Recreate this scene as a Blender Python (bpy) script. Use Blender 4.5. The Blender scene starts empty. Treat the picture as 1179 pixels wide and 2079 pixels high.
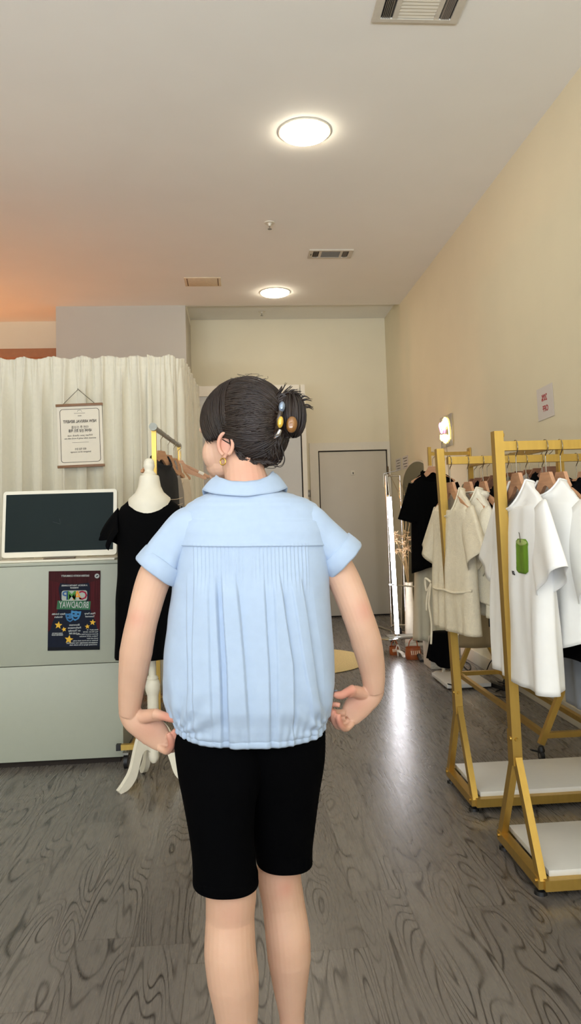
import bpy, bmesh, math, random
from math import sin, cos, pi, radians, sqrt, tan, atan2
from mathutils import Vector, Matrix, noise
random.seed(7)
SC = bpy.context.scene
COL = SC.collection

# ------------------------------------------------------------------ camera
W, H, F = 1179, 2079, 1500.0
CX, CY = 589.5, 942.0
PSI, TH, RO = radians(4.2), radians(4.0), radians(1.7)
EYE = Vector((0, 0, 1.31))
_f0 = Vector((sin(PSI), cos(PSI), 0)); _r0 = Vector((cos(PSI), -sin(PSI), 0)); _z = Vector((0, 0, 1))
FW = cos(TH) * _f0 + sin(TH) * _z
_u = -sin(TH) * _f0 + cos(TH) * _z
RT = cos(RO) * _r0 - sin(RO) * _u
UP = cos(RO) * _u + sin(RO) * _r0
cam_d = bpy.data.cameras.new('camera')
cam_d.sensor_fit = 'VERTICAL'; cam_d.sensor_height = 36.0
cam_d.lens = 36.0 * F / H
cam_d.shift_y = (CY - H / 2) / H
cam_d.clip_start = 0.05
cam = bpy.data.objects.new('camera', cam_d); COL.objects.link(cam)
m = Matrix((RT, UP, -FW)).transposed().to_4x4(); m.translation = EYE
cam.matrix_world = m
SC.camera = cam

def _ray(px, py): return FW + (px - CX) / F * RT - (py - CY) / F * UP
def at_y(px, py, y): d = _ray(px, py); return EYE + d * (y / d.y)
def at_z(px, py, z): d = _ray(px, py); return EYE + d * ((z - EYE.z) / d.z)
def at_x(px, py, x): d = _ray(px, py); return EYE + d * (x / d.x)

# ------------------------------------------------------------------ light and exposure
SC.view_settings.view_transform = 'Standard'
SC.view_settings.look = 'None'
SC.view_settings.exposure = 0.0
SC.view_settings.gamma = 1.0
SC.view_settings.use_curve_mapping = False
SC.cycles.use_denoising = True
SC.cycles.max_bounces = 8
SC.cycles.diffuse_bounces = 5
SC.cycles.sample_clamp_indirect = 6.0
world = bpy.data.worlds.new('sky'); SC.world = world; world.use_nodes = True
bg = world.node_tree.nodes['Background']
bg.inputs[0].default_value = (0.80, 0.88, 1.0, 1); bg.inputs[1].default_value = 1.0

def area_light(name, loc, target, sx, sy, power, color):
    l = bpy.data.lights.new(name, 'AREA'); l.shape = 'RECTANGLE'; l.size = sx; l.size_y = sy
    l.energy = power; l.color = color
    o = bpy.data.objects.new(name, l); COL.objects.link(o); o.location = loc
    o.rotation_euler = (Vector(target) - Vector(loc)).to_track_quat('-Z', 'Y').to_euler()
    return o
# daylight through the shop window behind the camera: the sky, and an added upward light, as from sunlit pavement, to brighten the ceiling
area_light('sky_daylight', (-1.5, -5.4, 2.0), (-1.0, 4, 1.6), 6.6, 2.8, 195, (0.92, 1.0, 1.14))
area_light('added_pavement_bounce', (-1.5, -7.3, 0.03), (-1.5, -7.3, 3.0), 8.0, 3.6, 3900, (0.92, 1.0, 1.14))
def point_light(name, loc, power, color, r=0.1):
    l = bpy.data.lights.new(name, 'POINT'); l.energy = power; l.color = color; l.shadow_soft_size = r
    o = bpy.data.objects.new(name, l); COL.objects.link(o); o.location = loc
    return o
# warm lamp of the back room, behind the fitting-room curtain
point_light('back_room_lamp', (-3.5, 8.5, 1.7), 76, (1.0, 0.34, 0.08), 0.12)

# ------------------------------------------------------------------ materials
def lin(c):
    return tuple(((v / 255) / 12.92 if v / 255 <= 0.04045 else ((v / 255 + 0.055) / 1.055) ** 2.4) for v in c) + (1,)
MATS = {}
def mat(name, rgb, rough=0.6, metal=0.0, var=0.06, scale=30, bump=0.0, bscale=200, emit=None, estr=0, sheen=0, sss=0, spec=0.5, trans=0, stretch=None, coat=0, bdist=0.002):
    if name in MATS: return MATS[name]
    m = bpy.data.materials.new(name); m.use_nodes = True
    nt = m.node_tree; N = nt.nodes; L = nt.links
    p = N['Principled BSDF']
    c = lin(rgb)
    p.inputs['Roughness'].default_value = rough; p.inputs['Metallic'].default_value = metal
    p.inputs['Specular IOR Level'].default_value = spec
    p.inputs['Coat Weight'].default_value = coat
    if sheen: p.inputs['Sheen Weight'].default_value = sheen
    if sss:
        p.inputs['Subsurface Weight'].default_value = sss
        p.inputs['Subsurface Radius'].default_value = (0.9, 0.35, 0.2); p.inputs['Subsurface Scale'].default_value = 0.01
    if trans: p.inputs['Transmission Weight'].default_value = trans
    tc = N.new('ShaderNodeTexCoord'); mp = N.new('ShaderNodeMapping')
    L.new(tc.outputs['Object'], mp.inputs[0])
    if stretch: mp.inputs['Scale'].default_value = stretch
    nz = N.new('ShaderNodeTexNoise'); nz.inputs['Scale'].default_value = scale; nz.inputs['Detail'].default_value = 4
    L.new(mp.outputs[0], nz.inputs['Vector'])
    rp = N.new('ShaderNodeValToRGB')
    rp.color_ramp.elements[0].position = 0.3; rp.color_ramp.elements[1].position = 0.7
    rp.color_ramp.elements[0].color = tuple(v * (1 - var) for v in c[:3]) + (1,)
    rp.color_ramp.elements[1].color = tuple(min(1, v * (1 + var)) for v in c[:3]) + (1,)
    L.new(nz.outputs['Fac'], rp.inputs[0]); L.new(rp.outputs[0], p.inputs['Base Color'])
    if bump:
        nb = N.new('ShaderNodeTexNoise'); nb.inputs['Scale'].default_value = bscale; nb.inputs['Detail'].default_value = 3
        L.new(mp.outputs[0], nb.inputs['Vector'])
        b = N.new('ShaderNodeBump'); b.inputs['Strength'].default_value = bump; b.inputs['Distance'].default_value = bdist
        L.new(nb.outputs['Fac'], b.inputs['Height']); L.new(b.outputs[0], p.inputs['Normal'])
    if emit is not None:
        p.inputs['Emission Color'].default_value = lin(emit); p.inputs['Emission Strength'].default_value = estr
    MATS[name] = m
    return m

def floor_material():
    m = bpy.data.materials.new('grey oak planks'); m.use_nodes = True
    nt = m.node_tree; N = nt.nodes; L = nt.links; p = N['Principled BSDF']
    def math_(op, a, b=None):
        n = N.new('ShaderNodeMath'); n.operation = op
        for i, v in enumerate((a, b)):
            if v is None: continue
            if isinstance(v, (int, float)): n.inputs[i].default_value = v
            else: L.new(v, n.inputs[i])
        return n.outputs[0]
    tc = N.new('ShaderNodeTexCoord'); sp = N.new('ShaderNodeSeparateXYZ'); L.new(tc.outputs['Object'], sp.inputs[0])
    x, y = sp.outputs[0], sp.outputs[1]
    PW, PL = 0.18, 1.25
    xr = math_('DIVIDE', x, PW); row = math_('FLOOR', xr); fx = math_('FRACT', xr)
    wn = N.new('ShaderNodeTexWhiteNoise'); wn.noise_dimensions = '1D'; L.new(row, wn.inputs['W'])
    yr = math_('ADD', math_('DIVIDE', y, PL), wn.outputs['Value']); col = math_('FLOOR', yr); fy = math_('FRACT', yr)
    cb = N.new('ShaderNodeCombineXYZ'); L.new(row, cb.inputs[0]); L.new(col, cb.inputs[1])
    w2 = N.new('ShaderNodeTexWhiteNoise'); w2.noise_dimensions = '3D'; L.new(cb.outputs[0], w2.inputs['Vector'])
    # grain space: stretched along the plank, shifted per plank
    g = N.new('ShaderNodeCombineXYZ')
    L.new(math_('MULTIPLY', x, 10.0), g.inputs[0]); L.new(math_('MULTIPLY', y, 1.8), g.inputs[1])
    L.new(math_('MULTIPLY', w2.outputs['Value'], 50.0), g.inputs[2])
    nz = N.new('ShaderNodeTexNoise'); nz.inputs['Scale'].default_value = 0.75; nz.inputs['Detail'].default_value = 1.2; nz.inputs['Distortion'].default_value = 0.25
    L.new(g.outputs[0], nz.inputs['Vector'])
    rings = math_('FRACT', math_('MULTIPLY', nz.outputs['Fac'], 18.0))
    tri = math_('ABSOLUTE', math_('SUBTRACT', rings, 0.5))          # 0..0.5
    fine = N.new('ShaderNodeTexNoise'); fine.inputs['Scale'].default_value = 1; fine.inputs['Detail'].default_value = 5
    g2 = N.new('ShaderNodeCombineXYZ'); L.new(math_('MULTIPLY', x, 150.0), g2.inputs[0]); L.new(math_('MULTIPLY', y, 7.0), g2.inputs[1]); L.new(w2.outputs['Value'], g2.inputs[2])
    L.new(g2.outputs[0], fine.inputs['Vector'])
    line = N.new('ShaderNodeMapRange'); line.inputs[1].default_value = 0.0; line.inputs[2].default_value = 0.17; line.inputs[3].default_value = 1.0; line.inputs[4].default_value = 0.0
    L.new(tri, line.inputs[0])
    # patchy strength of the cathedral lines
    pn = N.new('ShaderNodeTexNoise'); pn.inputs['Scale'].default_value = 1.3; pn.inputs['Detail'].default_value = 2; L.new(g.outputs[0], pn.inputs['Vector'])
    patch = N.new('ShaderNodeMapRange'); patch.inputs[1].default_value = 0.3; patch.inputs[2].default_value = 0.58; L.new(pn.outputs['Fac'], patch.inputs[0])
    lines = math_('MULTIPLY', math_('MULTIPLY', line.outputs[0], patch.outputs[0]), math_('ADD', math_('MULTIPLY', fine.outputs['Fac'], 0.5), 0.65))
    base = N.new('ShaderNodeMixRGB'); base.inputs[1].default_value = lin((98, 92, 86)); base.inputs[2].default_value = lin((128, 122, 115))
    L.new(math_('ADD', math_('MULTIPLY', w2.outputs['Value'], 0.45), math_('MULTIPLY', fine.outputs['Fac'], 0.3)), base.inputs[0])
    mx = N.new('ShaderNodeMixRGB'); mx.inputs[2].default_value = lin((52, 47, 42)); L.new(math_('MINIMUM', math_('MULTIPLY', lines, 1.15), 1.0), mx.inputs[0]); L.new(base.outputs[0], mx.inputs[1])
    ex = math_('LESS_THAN', math_('MINIMUM', fx, math_('SUBTRACT', 1.0, fx)), 0.008)
    ey = math_('LESS_THAN', math_('MINIMUM', fy, math_('SUBTRACT', 1.0, fy)), 0.0012)
    gap = math_('MAXIMUM', ex, ey)
    mg = N.new('ShaderNodeMixRGB'); mg.inputs[2].default_value = lin((74, 66, 58)); L.new(math_('MULTIPLY', gap, 0.7), mg.inputs[0]); L.new(mx.outputs[0], mg.inputs[1])
    L.new(mg.outputs[0], p.inputs['Base Color'])
    hgt = math_('SUBTRACT', math_('MULTIPLY', fine.outputs['Fac'], 0.6), math_('ADD', math_('MULTIPLY', lines, 0.5), gap))
    b = N.new('ShaderNodeBump'); b.inputs['Strength'].default_value = 0.12; b.inputs['Distance'].default_value = 0.002; L.new(hgt, b.inputs['Height']); L.new(b.outputs[0], p.inputs['Normal'])
    rr = N.new('ShaderNodeMapRange'); rr.inputs[3].default_value = 0.20; rr.inputs[4].default_value = 0.36; L.new(fine.outputs['Fac'], rr.inputs[0]); L.new(rr.outputs[0], p.inputs['Roughness'])
    p.inputs['Specular IOR Level'].default_value = 0.5
    return m

WALL = mat('painted plaster', (219, 209, 180), 0.75, var=0.015, scale=3, bump=0.05, bscale=300)
CEIL = mat('ceiling plaster', (232, 229, 219), 0.85, var=0.015, scale=2, bump=0.05, bscale=250)
GREYW = mat('partition paint', (186, 180, 166), 0.75, var=0.015, scale=3)
DOORP = mat('door paint', (196, 188, 170), 0.45, var=0.015, scale=4)
TRIM = mat('trim paint', (214, 206, 186), 0.45, var=0.01)
WHITEP = mat('white panel', (188, 186, 176), 0.4, var=0.01)
GAP = mat('dark gap', (38, 30, 24), 0.9)
GOLD = mat('brushed gold steel', (192, 158, 80), 0.36, 0.8, var=0.05, scale=60, stretch=(1, 1, 0.05))
GOLDB = mat('gold bolt', (190, 155, 75), 0.3, 0.9)
BLACKP = mat('black plastic', (16, 16, 17), 0.5)
CHROME = mat('chrome', (200, 200, 198), 0.12, 1.0, var=0.02)
STEEL = mat('grey steel', (140, 138, 128), 0.35, 0.7)
WHITEB = mat('white board', (206, 204, 197), 0.4, var=0.01)
WOODH = mat('hanger beech', (196, 148, 112), 0.5, var=0.10, scale=14, stretch=(1, 8, 8))
WOODD = mat('brown hanger wood', (126, 82, 54), 0.5, var=0.12, scale=14, stretch=(1, 8, 8))
CURT = mat('cream curtain cloth', (219, 213, 193), 0.9, var=0.02, scale=40, bump=0.15, bscale=900, sheen=0.2)
CNTR = mat('counter laminate', (168, 172, 156), 0.45, var=0.01)
CREAM = mat('cream paint', (232, 226, 208), 0.5, var=0.02)
BLACKC = mat('black cloth', (5, 5, 6), 0.95, var=0.1, bump=0.2, bscale=900, spec=0.08)
SHORTM = mat('black stretch cloth', (3, 3, 4), 0.95, var=0.1, bump=0.2, bscale=1200, spec=0.04)
WHITET = mat('white cotton', (243, 242, 238), 0.9, var=0.012, scale=20, bump=0.2, bscale=1400, sheen=0.1)
CREAMT = mat('cream gauze', (226, 215, 190), 0.95, var=0.04, scale=60, bump=0.7, bscale=160, bdist=0.004)
IVORY = mat('ivory lace cloth', (232, 226, 208), 0.95, var=0.06, scale=180, bump=0.6, bscale=240, bdist=0.003)
BEIGE = mat('beige trouser cloth', (196, 190, 168), 0.9, var=0.03, scale=20, bump=0.2, bscale=900)
KHAKI = mat('khaki cloth', (134, 116, 84), 0.9, var=0.04, scale=20, bump=0.2, bscale=900)
OLIVE = mat('olive grey cloth', (104, 98, 80), 0.9, var=0.04)
BROWNC = mat('brown cloth', (92, 62, 46), 0.9, var=0.06)
GREYC = mat('grey cloth', (150, 142, 134), 0.9, var=0.04)
SLATE = mat('slate blue cloth', (150, 156, 164), 0.9, var=0.04)
SHIRT = mat('pale blue cotton', (163, 181, 204), 0.85, var=0.02, scale=60, bump=0.25, bscale=1500, sheen=0.15, bdist=0.001)
PAPER = mat('white paper', (224, 216, 198), 0.8, var=0.01)
PAPERW = mat('notice paper', (206, 198, 190), 0.8, var=0.01)
INK = mat('grey ink', (96, 88, 76), 0.8)
LAMPM = mat('lamp diffuser', (255, 250, 240), 0.5, emit=(255, 243, 222), estr=48.0)
LEDM = mat('lit tube', (255, 255, 255), 0.5, emit=(250, 248, 255), estr=30.0)
MIRROR = mat('mirror glass', (215, 218, 214), 0.03, 1.0, var=0.0)

# ------------------------------------------------------------------ mesh helpers
class MB:
    def __init__(s): s.v = []; s.f = []; s.mi = []
    def add(s, verts, faces, mi=0):
        o = len(s.v); s.v += [Vector(v) for v in verts]
        s.f += [tuple(i + o for i in f) for f in faces]; s.mi += [mi] * len(faces); return s
    def box(s, c, d, rot=None, mi=0, bev=0):
        x, y, z = d[0] / 2, d[1] / 2, d[2] / 2
        if bev:
            bm = bmesh.new(); bmesh.ops.create_cube(bm, size=1.0)
            for v in bm.verts: v.co = Vector((v.co.x * d[0], v.co.y * d[1], v.co.z * d[2]))
            bmesh.ops.bevel(bm, geom=list(bm.edges), offset=bev, segments=2, affect='EDGES', profile=0.5)
            bm.verts.index_update()
            vs = [v.co.copy() for v in bm.verts]; fs = [tuple(v.index for v in f.verts) for f in bm.faces]; bm.free()
        else:
            vs = [Vector((a * x, b * y, e * z)) for a in (-1, 1) for b in (-1, 1) for e in (-1, 1)]
            fs = [(0, 1, 3, 2), (4, 6, 7, 5), (0, 4, 5, 1), (2, 3, 7, 6), (0, 2, 6, 4), (1, 5, 7, 3)]
        c = Vector(c)
        if rot is not None: vs = [rot @ v for v in vs]
        return s.add([v + c for v in vs], fs, mi)
    def b2(s, lo, hi, mi=0, bev=0):
        lo = Vector(lo); hi = Vector(hi); return s.box((lo + hi) / 2, hi - lo, mi=mi, bev=bev)
    def bar(s, p0, p1, w, h=None, up=(0, 0, 1), mi=0, bev=0):
        p0 = Vector(p0); p1 = Vector(p1); d = p1 - p0; L_ = d.length; d.normalize(); u = Vector(up)
        if abs(d.dot(u)) > 0.98: u = Vector((0, 1, 0))
        x = d; y = u.cross(x).normalized(); z = x.cross(y)
        R = Matrix((x, y, z)).transposed()
        return s.box((p0 + p1) / 2, (L_, w, h or w), R, mi, bev)
    def loft(s, rings, closed=True, cap0=False, cap1=False, mi=0):
        o = len(s.v); n = len(rings[0])
        for r in rings: s.v += [Vector(p) for p in r]
        for i in range(len(rings) - 1):
            for j in range(n if closed else n - 1):
                a = o + i * n + j; b = o + i * n + (j + 1) % n
                s.f.append((a, b, b + n, a + n)); s.mi.append(mi)
        if cap0: s.f.append(tuple(o + j for j in range(n))[::-1]); s.mi.append(mi)
        if cap1: s.f.append(tuple(o + (len(rings) - 1) * n + j for j in range(n))); s.mi.append(mi)
        return s
    def tube(s, pts, r, n=10, cap=True, ref=None, ry=None, mi=0, ext=None):
        pts = [Vector(p) for p in pts]; k = len(pts)
        if isinstance(r, (int, float)): r = [r] * k
        if ry is None: ry = r
        elif isinstance(ry, (int, float)): ry = [ry] * k
        rings = []; prev = None
        for i in range(k):
            t = (pts[min(i + 1, k - 1)] - pts[max(i - 1, 0)]).normalized()
            if ref is not None: u = Vector(ref)
            elif prev is None: u = Vector((0, 0, 1)) if abs(t.z) < 0.9 else Vector((0, 1, 0))
            else: u = prev
            a = (u - t * u.dot(t)).normalized(); b = t.cross(a); prev = a
            rings.append([pts[i] + a * cos(2 * pi * j / n) * r[i] + b * sin(2 * pi * j / n) * ry[i] for j in range(n)])
        return s.loft(rings, True, cap, cap, mi)
    def lathe(s, prof, c=(0, 0, 0), n=28, mi=0, cap=True):
        c = Vector(c)
        rings = [[c + Vector((r * cos(2 * pi * j / n), r * sin(2 * pi * j / n), z)) for j in range(n)] for r, z in prof]
        return s.loft(rings, True, cap, cap, mi)
    def ell(s, c, r, R=None, nu=20, nv=14, mi=0):
        c = Vector(c); vs = []; rings = []
        for i in range(1, nv):
            th = pi * i / nv
            rings.append([c + (R @ Vector((r[0] * sin(th) * cos(2 * pi * j / nu), r[1] * sin(th) * sin(2 * pi * j / nu), -r[2] * cos(th))) if R else Vector((r[0] * sin(th) * cos(2 * pi * j / nu), r[1] * sin(th) * sin(2 * pi * j / nu), -r[2] * cos(th)))) for j in range(nu)])
        return s.loft(rings, True, True, True, mi)
    def prism(s, poly, y0, y1, mi=0):
        """polygon in the xz plane, extruded from y0 to y1"""
        n = len(poly)
        vs = [Vector((x, y0, z)) for x, z in poly] + [Vector((x, y1, z)) for x, z in poly]
        fs = [tuple(range(n)), tuple(range(2 * n - 1, n - 1, -1))] + [(i, i + n, (i + 1) % n + n, (i + 1) % n) for i in range(n)]
        return s.add(vs, fs, mi)
    def xf(s, M):
        s.v = [M @ v for v in s.v]; return s
    def mesh(s, name, mats):
        me = bpy.data.meshes.new(name); me.from_pydata([tuple(v) for v in s.v], [], s.f)
        for m_ in (mats if isinstance(mats, (list, tuple)) else [mats]): me.materials.append(m_)
        if any(s.mi): me.polygons.foreach_set('material_index', s.mi)
        bm = bmesh.new(); bm.from_mesh(me); bmesh.ops.recalc_face_normals(bm, faces=bm.faces); bm.to_mesh(me); bm.free()
        return me
    def build(s, name, mats, parent=None, world=False, smooth=True, angle=40, solid=0):
        if world and parent is not None: s.xf(mw(parent).inverted())
        me = s.mesh(name, mats)
        return link(name, me, parent, smooth, angle, solid)
def mw(o):
    M = o.matrix_basis.copy()
    return mw(o.parent) @ M if o.parent else M
def link(name, me, parent=None, smooth=True, angle=40, solid=0):
    o = bpy.data.objects.new(name, me); COL.objects.link(o)
    if parent is not None: o.parent = parent
    if smooth and me.polygons:
        if angle >= 170:
            me.shade_smooth()
        else:
            me.polygons.foreach_set('use_smooth', [True] * len(me.polygons))
            me.set_sharp_from_angle(angle=radians(angle))
    if solid:
        md = o.modifiers.new('cloth', 'SOLIDIFY'); md.thickness = solid; md.offset = 0
    return o
def tag(o, label=None, cat=None, group=None, kind=None):
    if label: o['label'] = label
    if cat: o['category'] = cat
    if group: o['group'] = group
    if kind: o['kind'] = kind
    return o
def empty(name, loc, label, cat, group=None, rz=0):
    o = bpy.data.objects.new(name, None); COL.objects.link(o); o.location = loc; o.rotation_euler = (0, 0, rz)
    o.empty_display_size = 0.05
    return tag(o, label, cat, group)
def struct(name, mb, mats, label=None, **k):
    o = mb.build(name, mats, **k); o['kind'] = 'structure'
    if label: o['label'] = label
    return o
def text_mesh(txt, size, extrude=0.0004, align='CENTER', bold=0.0):
    c = bpy.data.curves.new('t', 'FONT'); c.body = txt; c.size = size; c.align_x = align; c.align_y = 'CENTER'
    c.extrude = extrude; c.offset = bold; c.resolution_u = 2
    o = bpy.data.objects.new('t', c); COL.objects.link(o)
    dg = bpy.context.evaluated_depsgraph_get()
    me = bpy.data.meshes.new_from_object(o.evaluated_get(dg))
    bpy.data.objects.remove(o); bpy.data.curves.remove(c)
    return me
def text(txt, size, m_, parent, M, mirror=True, width=None, bold=0.0, name='lettering', align='CENTER'):
    """text lying in the plane of M (x right, y up); mirrored as the photograph is"""
    me = text_mesh(txt, size, bold=bold, align=align)
    sx = 1.0
    if width and len(me.vertices):
        xs = [v.co.x for v in me.vertices]; sx = width / max(1e-6, max(xs) - min(xs))
    me.transform(Matrix.Diagonal((-sx if mirror else sx, 1, 1, 1)))
    if mirror: me.flip_normals()
    me.transform(M); me.materials.clear(); me.materials.append(m_)
    return link(name, me, parent, smooth=False)
def plane_M(o, x, y):
    x = Vector(x).normalized(); y = Vector(y); y = (y - x * y.dot(x)).normalized(); z = x.cross(y)
    M = Matrix((x, y, z)).transposed().to_4x4(); M.translation = Vector(o); return M
def interp(tab, x):
    if x <= tab[0][0]: return tab[0][1:]
    for a, b in zip(tab, tab[1:]):
        if x <= b[0]:
            t = (x - a[0]) / (b[0] - a[0]); t = t * t * (3 - 2 * t) * 0.5 + t * 0.5
            return [p + (q - p) * t for p, q in zip(a[1:], b[1:])]
    return tab[-1][1:]
def ss(a, b, x):
    t = max(0.0, min(1.0, (x - a) / (b - a))); return t * t * (3 - 2 * t)
def spline(pts, n=8):
    """Catmull-Rom through points"""
    P = [Vector(p) for p in pts]; out = []
    for i in range(len(P) - 1):
        a = P[max(i - 1, 0)]; b = P[i]; c = P[i + 1]; d = P[min(i + 2, len(P) - 1)]
        for k in range(n):
            t = k / n
            out.append(0.5 * ((2 * b) + (c - a) * t + (2 * a - 5 * b + 4 * c - d) * t * t + (3 * b - a - 3 * c + d) * t ** 3))
    out.append(P[-1]); return out
def lerpl(vals, n=8):
    out = []
    for a, b in zip(vals, vals[1:]): out += [a + (b - a) * k / n for k in range(n)]
    return out + [vals[-1]]

# ------------------------------------------------------------------ room shell
XL, XR, YF, YB, ZC = -5.2, 2.0, -5.0, 9.5, 3.8
struct('floor', MB().b2((XL - .1, YF - .1, -.1), (XR + .1, YB + .1, 0)), floor_material(), smooth=False)
struct('ceiling', MB().b2((XL - .1, YF - .1, ZC), (XR + .1, 8.6, ZC + .3)), CEIL, smooth=False)
struct('trim_1', MB().b2((-0.55, 8.6, ZC + .08), (XR + .1, YB + .1, ZC + .3)), CEIL, 'slightly raised ceiling strip over the back door', smooth=False)
struct('trim_2', MB().b2((XL - .1, 8.6, ZC), (-0.55, YB + .1, ZC + .3)), CEIL, 'ceiling strip of the back room', smooth=False)
struct('wall_right', MB().b2((XR, YF - .1, 0), (XR + .12, YB + .1, ZC + .3)), WALL, smooth=False)
struct('wall_back', MB().b2((XL - .1, YB, 0), (XR + .1, YB + .12, ZC + .3)), WALL, smooth=False)
struct('wall_left', MB().b2((XL - .12, YF - .1, 0), (XL, YB + .1, ZC + .3)), WALL, smooth=False)
# shop front behind the camera: piers, sill, lintel and a glazed window
fr = MB(); fr.b2((XL, YF - .12, 0), (-4.8, YF, ZC)); fr.b2((1.75, YF - .12, 0), (XR, YF, ZC)); fr.b2((-4.8, YF - .12, 3.2), (1.75, YF, ZC)); fr.b2((-4.8, YF - .12, 0), (1.75, YF, .25))
struct('wall_front', fr, WALL, smooth=False)
wf = MB()
for xx in (-4.8, -2.6, -.4, 1.69): wf.b2((xx, YF - .1, .25), (xx + .06, YF - .04, 3.2))
wf.b2((-4.8, YF - .1, 3.14), (1.75, YF - .04, 3.2)); wf.b2((-4.8, YF - .1, .25), (1.75, YF - .04, .31))
struct('window_1', wf, STEEL, smooth=False)
# the closed block that juts out beside the back door
struct('wall_partition', MB().b2((-2.034, 8.555, 0), (-0.55, YB, ZC)), GREYW, 'grey projecting block of wall above the curtain', smooth=False)
bt = MB(); bt.b2((XL, 9.2, 0), (-2.034, YB, ZC))
struct('wall_back_room', bt, WALL, 'back room wall lit orange', smooth=False)
struct('trim_3', MB().b2((XL, 9.08, 3.33), (-2.034, 9.2, 3.435)), mat('brown timber', (150, 104, 66), .6), 'brown rail on the orange wall', smooth=False)
struct('baseboard_right', MB().b2((XR - .014, YF, 0), (XR, YB, .11), bev=.004), TRIM)
# back door
dr = MB(); dr.b2((1.071, YB - .03, .02), (1.944, YB - .005, 2.118), bev=.003)
d1 = struct('door_1', dr, DOORP, 'plain painted door in the back wall')
fm = MB(); fm.b2((.945, YB - .05, 0), (1.056, YB, 2.235)); fm.b2((1.959, YB - .05, 0), (1.995, YB, 2.235)); fm.b2((1.056, YB - .05, 2.133), (1.959, YB, 2.235))
fm.build('door_frame', TRIM, d1, smooth=False)
g_ = MB(); g_.b2((1.056, YB - .012, 0), (1.071, YB - .004, 2.133)); g_.b2((1.944, YB - .012, 0), (1.959, YB - .004, 2.133)); g_.b2((1.056, YB - .012, 2.118), (1.959, YB - .004, 2.133)); g_.b2((1.056, YB - .012, 0.002), (1.959, YB - .004, .02))
g_.build('door_gap', GAP, d1, smooth=False)
for z in (.35, 1.1, 1.86):
    h = MB(); h.tube([(1.957, YB - .056, z - .05), (1.957, YB - .056, z + .05)], .009); h.build('hinge', mat('brown metal', (110, 86, 60), .4, .6), d1)
pl = MB(); pl.box((1.50, YB - .033, 1.84), (.05, .006, .06), bev=.002); pl.box((1.503, YB - .037, 1.835), (.012, .004, .022), mi=1)
pl.build('door_plate', [TRIM, BLACKP], d1)
# tall white panel with a lighter head rail and a frame, left of the back door
pn = MB(); pn.b2((-.548, 8.33, .02), (.735, 8.38, 2.68))
d2 = struct('door_2', pn, WHITEP, 'tall white sliding panel behind the head of the woman', smooth=False)
p2 = MB(); p2.b2((-.548, 8.32, 2.682), (.735, 8.39, 2.80)); p2.b2((.75, 8.32, .0), (.80, 8.39, 2.80)); p2.build('panel_frame', TRIM, d2, smooth=False)
MB().b2((.735, 8.345, .02), (.75, 8.37, 2.68)).build('door_gap', GAP, d2, smooth=False)
MB().b2((-.55, 8.38, 0), (.80, 8.42, 2.78)).build('panel_back', WHITEP, d2, smooth=False)
# switch
sw = MB(); p = at_y(627, 1002, YB - .006); sw.box(p, (.055, .01, .09), bev=.002); sw.box(p + Vector((0, -.008, 0)), (.016, .01, .03), mi=1)
tag(sw.build('light_switch', [mat('grey plate', (136, 130, 118), .4), WHITEP]), 'small grey light switch plate left of the back door', 'switch')

# ------------------------------------------------------------------ ceiling fittings
def disc_light(c, label):
    t = empty('ceiling_light', c, label, 'ceiling light', 'round flush ceiling lights')
    MB().lathe([(.17, 0), (.172, -.006), (.168, -.008), (.158, -.008)], n=48).build('rim', TRIM, t)
    MB().lathe([(.001, -.034), (.08, -.033), (.13, -.029), (.150, -.021), (.158, -.011), (.158, -.004)], n=48, cap=False).build('diffuser', LAMPM, t, angle=180)
    return t
q = at_z(618, 267, ZC); disc_light((q.x, q.y, ZC), 'larger round white ceiling light, the one nearer the camera')
q = at_z(558, 593, ZC); disc_light((q.x, q.y, ZC), 'smaller looking round ceiling light near the back wall')
def vent(x0, x1, y0, y1, label, lit):
    t = empty('ceiling_vent', ((x0 + x1) / 2, (y0 + y1) / 2, ZC), label, 'air vent', 'three way ceiling vents')
    w, d = (x1 - x0) / 2, (y1 - y0) / 2
    f = MB()
    f.b2((-w, -d, -.012), (w, -d + .025, 0)); f.b2((-w, d - .025, -.012), (w, d, 0)); f.b2((-w, -d + .025, -.012), (-w + .04, d - .025, 0)); f.b2((w - .04, -d + .025, -.012), (w, d - .025, 0))
    f.b2((-w * .48 - .012, -d + .025, -.011), (-w * .48 + .012, d - .025, 0)); f.b2((w * .48 - .012, -d + .025, -.011), (w * .48 + .012, d - .025, 0))
    f.build('frame', mat('vent paint', (196, 188, 170), .5), t, smooth=False)
    MB().b2((-w + .02, -d + .02, -.002), (w - .02, d - .02, -.0005)).build('backing', mat('vent dark', (60, 56, 50), .9), t, smooth=False)
    s = MB(); k = 12 if lit else 7
    for i in range(k):
        yy = -d + .03 + (2 * d - .06) * (i + .5) / k
        s.box((0, yy, -.006), (w * .96 - .024, (2 * d - .06) / k * (1.02 if lit else .62), .0015), Matrix.Rotation(radians(-9 if lit else -52), 3, 'X'))
    s.build('centre_slats', TRIM if lit else mat('vent slat', (120, 114, 102), .5), t, smooth=False)  # slat colour carries the light: pale on the lit vent, darker on the shaded
    for sgn in (-1, 1):
        s = MB()
        for i in range(5):
            xx = sgn * (w * .48 + .02 + (w * .52 - .07) * (i + .5) / 5)
            s.box((xx, 0, -.006), (.013, 2 * d - .05, .0015), Matrix.Rotation(radians(sgn * 48), 3, 'Y'))
        s.build('side_slats', mat('vent slat', (120, 114, 102), .5), t, smooth=False)
    MB().bar((-w + .02, -d * .3, -.02), (-w + .02, -d * .3 + .03, -.02), .006).build('lever', BLACKP, t)
vent(.735, 1.175, 3.18, 3.53, 'large square air vent at the top edge of the photo', True)
vent(.735, 1.155, 6.75, 6.965, 'small grey air vent on the ceiling beyond the larger lamp', False)
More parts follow.
